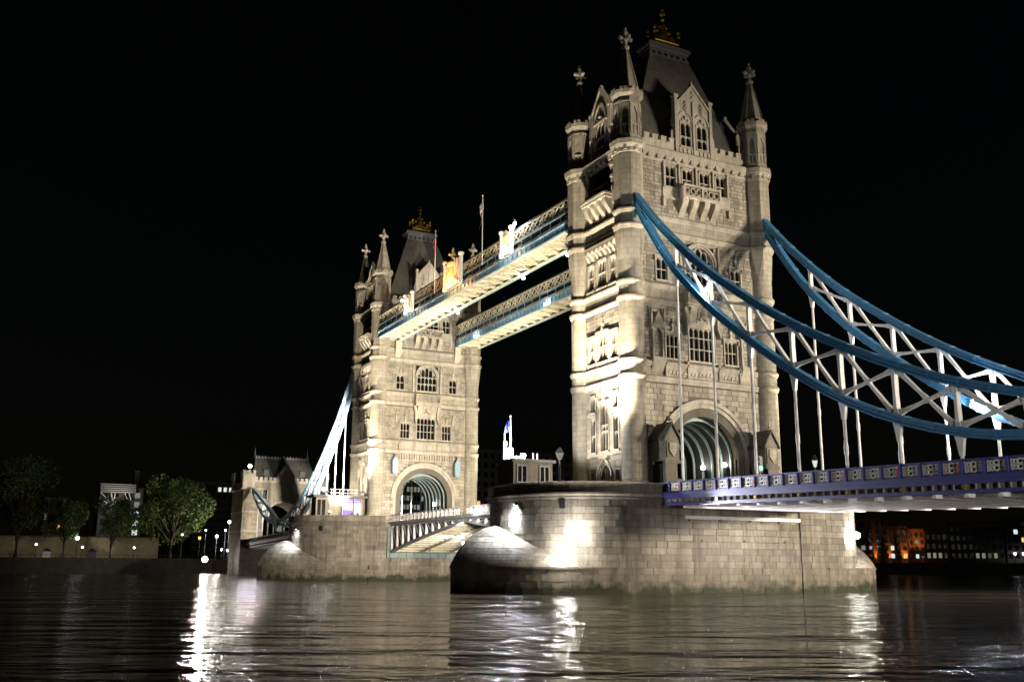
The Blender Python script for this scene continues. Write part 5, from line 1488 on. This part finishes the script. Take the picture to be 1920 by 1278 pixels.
warehouse('narrow_house', 'narrow dark house with one pale window beyond the orange lights', .433, .515, 15.5, 'facade_brick', 3, 4, {(1, 0): 'win_white', (1, 2): 'win_dim'}, 1.2)
warehouse('brick_warehouse', 'brick building with three lit ground windows on the right', .518, .63, 15.0, 'facade_brick', 4, 3, {(0, 0): 'win_dim', (1, 0): 'win_dim', (2, 0): 'win_dim'})
warehouse('long_warehouse', 'long dark warehouse with four lit windows near the right edge', .64, .90, 17.5, 'facade_dark', 9, 4, {(4, 0): 'win_dim', (5, 0): 'win_dim', (6, 0): 'win_dark', (7, 0): 'win_dim'})
warehouse('long_warehouse', 'dark warehouse at the right edge of the picture', .91, 1.25, 19, 'facade_dark', 10, 5, {(2, 2): 'win_amber', (1, 3): 'win_cool'})
for k, tt in enumerate((.262, .335, .405, .418, .443, .475, .497)):
    p = QA+QD*tt+QN*.6
    t = thing('uplight', 'orange facade uplight number %s from the left on the downstream quay' % ('one', 'two', 'three', 'four', 'five', 'six', 'seven')[k], 'uplight', (p.x, p.y, 3.7), 'orange uplights on the quay')
    m = MB(); m.lathe(p.x, p.y, [(.22, 3.7), (.25, 4.0)], 8); m.build('housing', 'iron_dark', t)
    m = MB(); m.lathe(p.x, p.y, [(.2, 4.01), (.2, 4.05)], 8); m.build('lens', 'lamp_amber', t)
    q = p-QN*.25; spot(t, (p.x, p.y, 4.25), (q.x-QN.x*.5, q.y-QN.y*.5, 9), 4500, (1, .36, .05), 32, .9, .1)
for tt, lab in ((.945, 'left'), (.985, 'right')):
    p = QA+QD*tt+QN*3; street_lamp((p.x, p.y, 3.7), 3.9, '%s of the two white lamps on the quay at the right edge' % lab, 'lamp_small', 1.6)

# ================================================================== floodlights of the bridge
WARM = (1, .89, .72); NEUT = (1, .88, .70); COOL = (.88, .93, 1)
for X, k, nm in ((0, 1., 'nearer'), (FAR, 1.6, 'farther')):
    for sy in (-1, 1):
        for sx in (-1, 1):
            floodlight('floodlight on the %s pier top, %s %s, washing the tower side' % (nm, 'camera side' if sy < 0 else 'downstream side', 'left' if sx < 0 else 'right'),
                       (X+(-3.6 if sx < 0 else 3.4), sy*17.6, ZB+.75+(4.6 if X < 0 and sx > 0 and sy < 0 else 0)), (X+sx*1.2, sy*9.7, 19.0), 6400*k, (1, .92, .78), 56, 'lamp_warm', .32, 'floodlights on the pier tops')
        floodlight('long-throw floodlight on the %s pier top reaching the upper tower, %s' % (nm, 'camera side' if sy < 0 else 'downstream side'), (X+6.6, sy*17.0, ZB+.8), (X-.5, sy*9.7, 42), (145000 if sy < 0 else 40000)*(.8+.2*k), (1, .87, .66), 64, 'lamp_warm', .36, 'floodlights on the pier tops')
# across the river opening at the other tower and at the walkways
for y, w in ((13.0, 205000), (-12.0, 140000)):
    floodlight('floodlight on the nearer pier aimed across at the farther tower, %s' % ('downstream' if y > 0 else 'upstream'), (-9.4, y, ZB+2.0), (FAR+5, 0, 32), w, WARM, 60, 'lamp_warm', .35)
for X, s, nm in ((-9.5, -1, 'nearer'), (FAR+9.5, 1, 'farther')):
    for y in (-10.6, 10.6):
        floodlight('floodlight on the %s pier pointing up under the %s walkway' % (nm, 'crested' if y < 0 else 'plain'), (X, y, ZB+.7), (X+s*24, y*.75, 44), 11000, (1, .91, .74), 70, 'lamp_warm', .3)
floodlight('floodlight on the nearer pier nose lighting the crested walkway lattice', (-6.5, -18.6, ZB+1.6), (-34, -10.3, 46), 95000, (1, .90, .66), 50, 'lamp_warm', .3)
floodlight('floodlight on the farther pier nose lighting the crested walkway lattice', (FAR+7.3, -18.2, ZB+1.6), (-52, -10.3, 46), 60000, (1, .90, .66), 50, 'lamp_warm', .3)
floodlight('added cool floodlight on the nearer pier parapet washing along the deck side', (11.0, -14.6, 8.9), (44, -9.6, 8.6), 17000, (.93, .94, 1), 50, 'win_dark', .2)  # lamp added to brighten the deck side, its lens kept nearly dark
floodlight('added fill floodlight on the near bank aimed along the deck and chains, out of frame', (95, -24, 6.0), (40, -9.4, 17), 42000, (1, .95, .88), 28, 'lamp_warm', .4)  # unseen fill lamp added to brighten parapet panels and chains
# pier wall lamps
def wall_lamp(label, loc, back, watts, col, rad=.34, mat='lamp_glare', off=(0, 0, 0), soft=.3, aim=(0, 0, 1)):
    t = thing('wall_lamp', label, 'lamp', loc, 'bright wall lamps on the piers'); p = Vector(loc)
    m = MB(); m.ball(loc, rad, 10); m.build('lamp_globe', mat, t)
    b = p+Vector(back); m = MB(); m.tube([p+(b-p).normalized()*rad*.9, b], .12, 6); m.build('lamp_arm', 'iron_dark', t)
    spot(t, p+Vector(off), p+Vector(off)+Vector(aim), watts, col, 118, 1, soft)
wall_lamp('glaring wall lamp low on the nearer pier flank', (9.4, -20.45, 4.64), (-1.7, 1.0, 0), 2200, (1, .95, .86), .36, off=(0, .25, .45), aim=(-.15, 1.4, 1.5))
wall_lamp('glaring wall lamp on the far right nose of the nearer pier', (9.85, 17.5, 6.25), (-1.2, -.4, 0), 1100, (1, .95, .86), .36, off=(.2, .2, .62), aim=(-.5, .5, 1.2))
floodlight('small white lamp under the nearer pier moulding lighting its cutwater cap', (3.45, -22.65, 8.75), (1.4, -25.6, 4.3), 6000, COOL, 140, 'lamp_glare_cool', .3)
floodlight('small white lamp under the farther pier moulding lighting its cutwater cap', (FAR+3.3, -22.7, 8.75), (FAR+1.5, -25.0, 4.5), 3000, COOL, 120, 'lamp_glare_cool', .24)
floodlight('lamp on the nearer pier nose washing the farther pier masonry', (-9.3, -18.6, 8.6), (FAR+9, -13, 5), 130000, WARM, 40, 'lamp_warm', .3)
for y in (-5.5, 0, 5.5):
    floodlight('white lamp on the near pier face under the deck, %s' % {-5.5: 'camera side', 0: 'middle', 5.5: 'far side'}[y], (11.4, y, 5.3), (31, y, 8.6), 19000, (.98, .96, 1), 80, 'win_dark', .14)
floodlight('white lamp on the farther pier under the left span', (FAR-11.4, 0, 5.6), (FAR-34, 0, 8.6), 20000, (.98, .96, 1), 90, 'lamp_white', .25)
floodlight('floodlight on the farther pier washing up the left chain', (FAR-7.5, -14.5, ZB+2.0), (FAR-24, -9.3, 27), 190000, (.95, .97, 1), 74, 'lamp_warm', .3)
floodlight('floodlight on the farther pier aimed at the shore tower', (FAR-7.5, 14.5, ZB+2.0), (-175, -2, 18), 520000, (1, .93, .78), 20, 'lamp_warm', .3, blend=.4)
# lamps on chains and walkways
def bead(label, loc, watts, mat='lamp_white', r=.22, col=(.9, .93, 1)):
    t = thing('bulkhead_lamp', label, 'lamp', loc, 'small lamps fixed to the bridge')
    m = MB(); m.ball(loc, r, 8); m.build('lamp_globe', mat, t)
    m = MB(); m.box(loc[0]-.12, loc[0]+.12, loc[1]-.12, loc[1]+.12, loc[2]+r*.7, loc[2]+r+.35); m.build('lamp_base', 'iron_dark', t)
    if watts: glow(t, (loc[0]+.5, loc[1]-.45, loc[2]-.1), watts, col, .15)
bead('brilliant lamp fixed on the nearest chain high before the tower', (18.3, -9.0, 29.6), 2600, r=.34)
bead('lamp on the rear chain lighting its lower chord at right', (33.5, 8.6, 17.2), 2600)
bead('lamp at the walkway edge nearest the near tower', (-15.1, -5.5, 43.0), 0)
bead('lamp under the crested walkway, second from the near tower', (-27.7, -5.5, 43.0), 300)
bead('lamp under the crested walkway, third from the near tower', (-50.6, -5.5, 43.0), 300)
bead('lamp on the plain walkway nearer the near tower', (-41, 5.5, 43.6), 300)
bead('lamp on the plain walkway nearer the farther tower', (-67.6, 5.5, 43.6), 300)
bead('lamp beside the small crest nearest the near tower', (-20.6, -10.6, 48.2), 500)
bead('reddish lamp above the large gilded crest', (-46.5, -9.6, 49.0), 300, col=(1, .6, .5))
bead('lamp beside the crest nearest the farther tower', (-63.0, -10.6, 47.3), 400, col=(1, .7, .6))
bead('bright lamp on the kiosk roof of the farther pier', (FAR+4.6, -18.6, 15.6), 150, 'lamp_glare', .28)
bead('lamp on the bascule near the nearer pier', (-36.5, -8.8, 10.3), 200)
bead('lamp under the cream bascule ribs', (-55.0, -2.0, 6.2), 1500)
for c, w, col in ((c1, 450, (1, .82, .6)), (c2, 1300, (1, .40, .12)), (c3, 400, (1, .7, .5))):
    glow(c, Vector(c.location)+Vector((0, -1.6, .3)), w, col, .2)

# ================================================================== river
m = MB(); m.add([(-3000, -3000, 0), (3000, -3000, 0), (3000, 3000, 0), (-3000, 3000, 0)], [(0, 1, 2, 3)])
tag(m.build('river_water', 'river_water'), kind='structure')
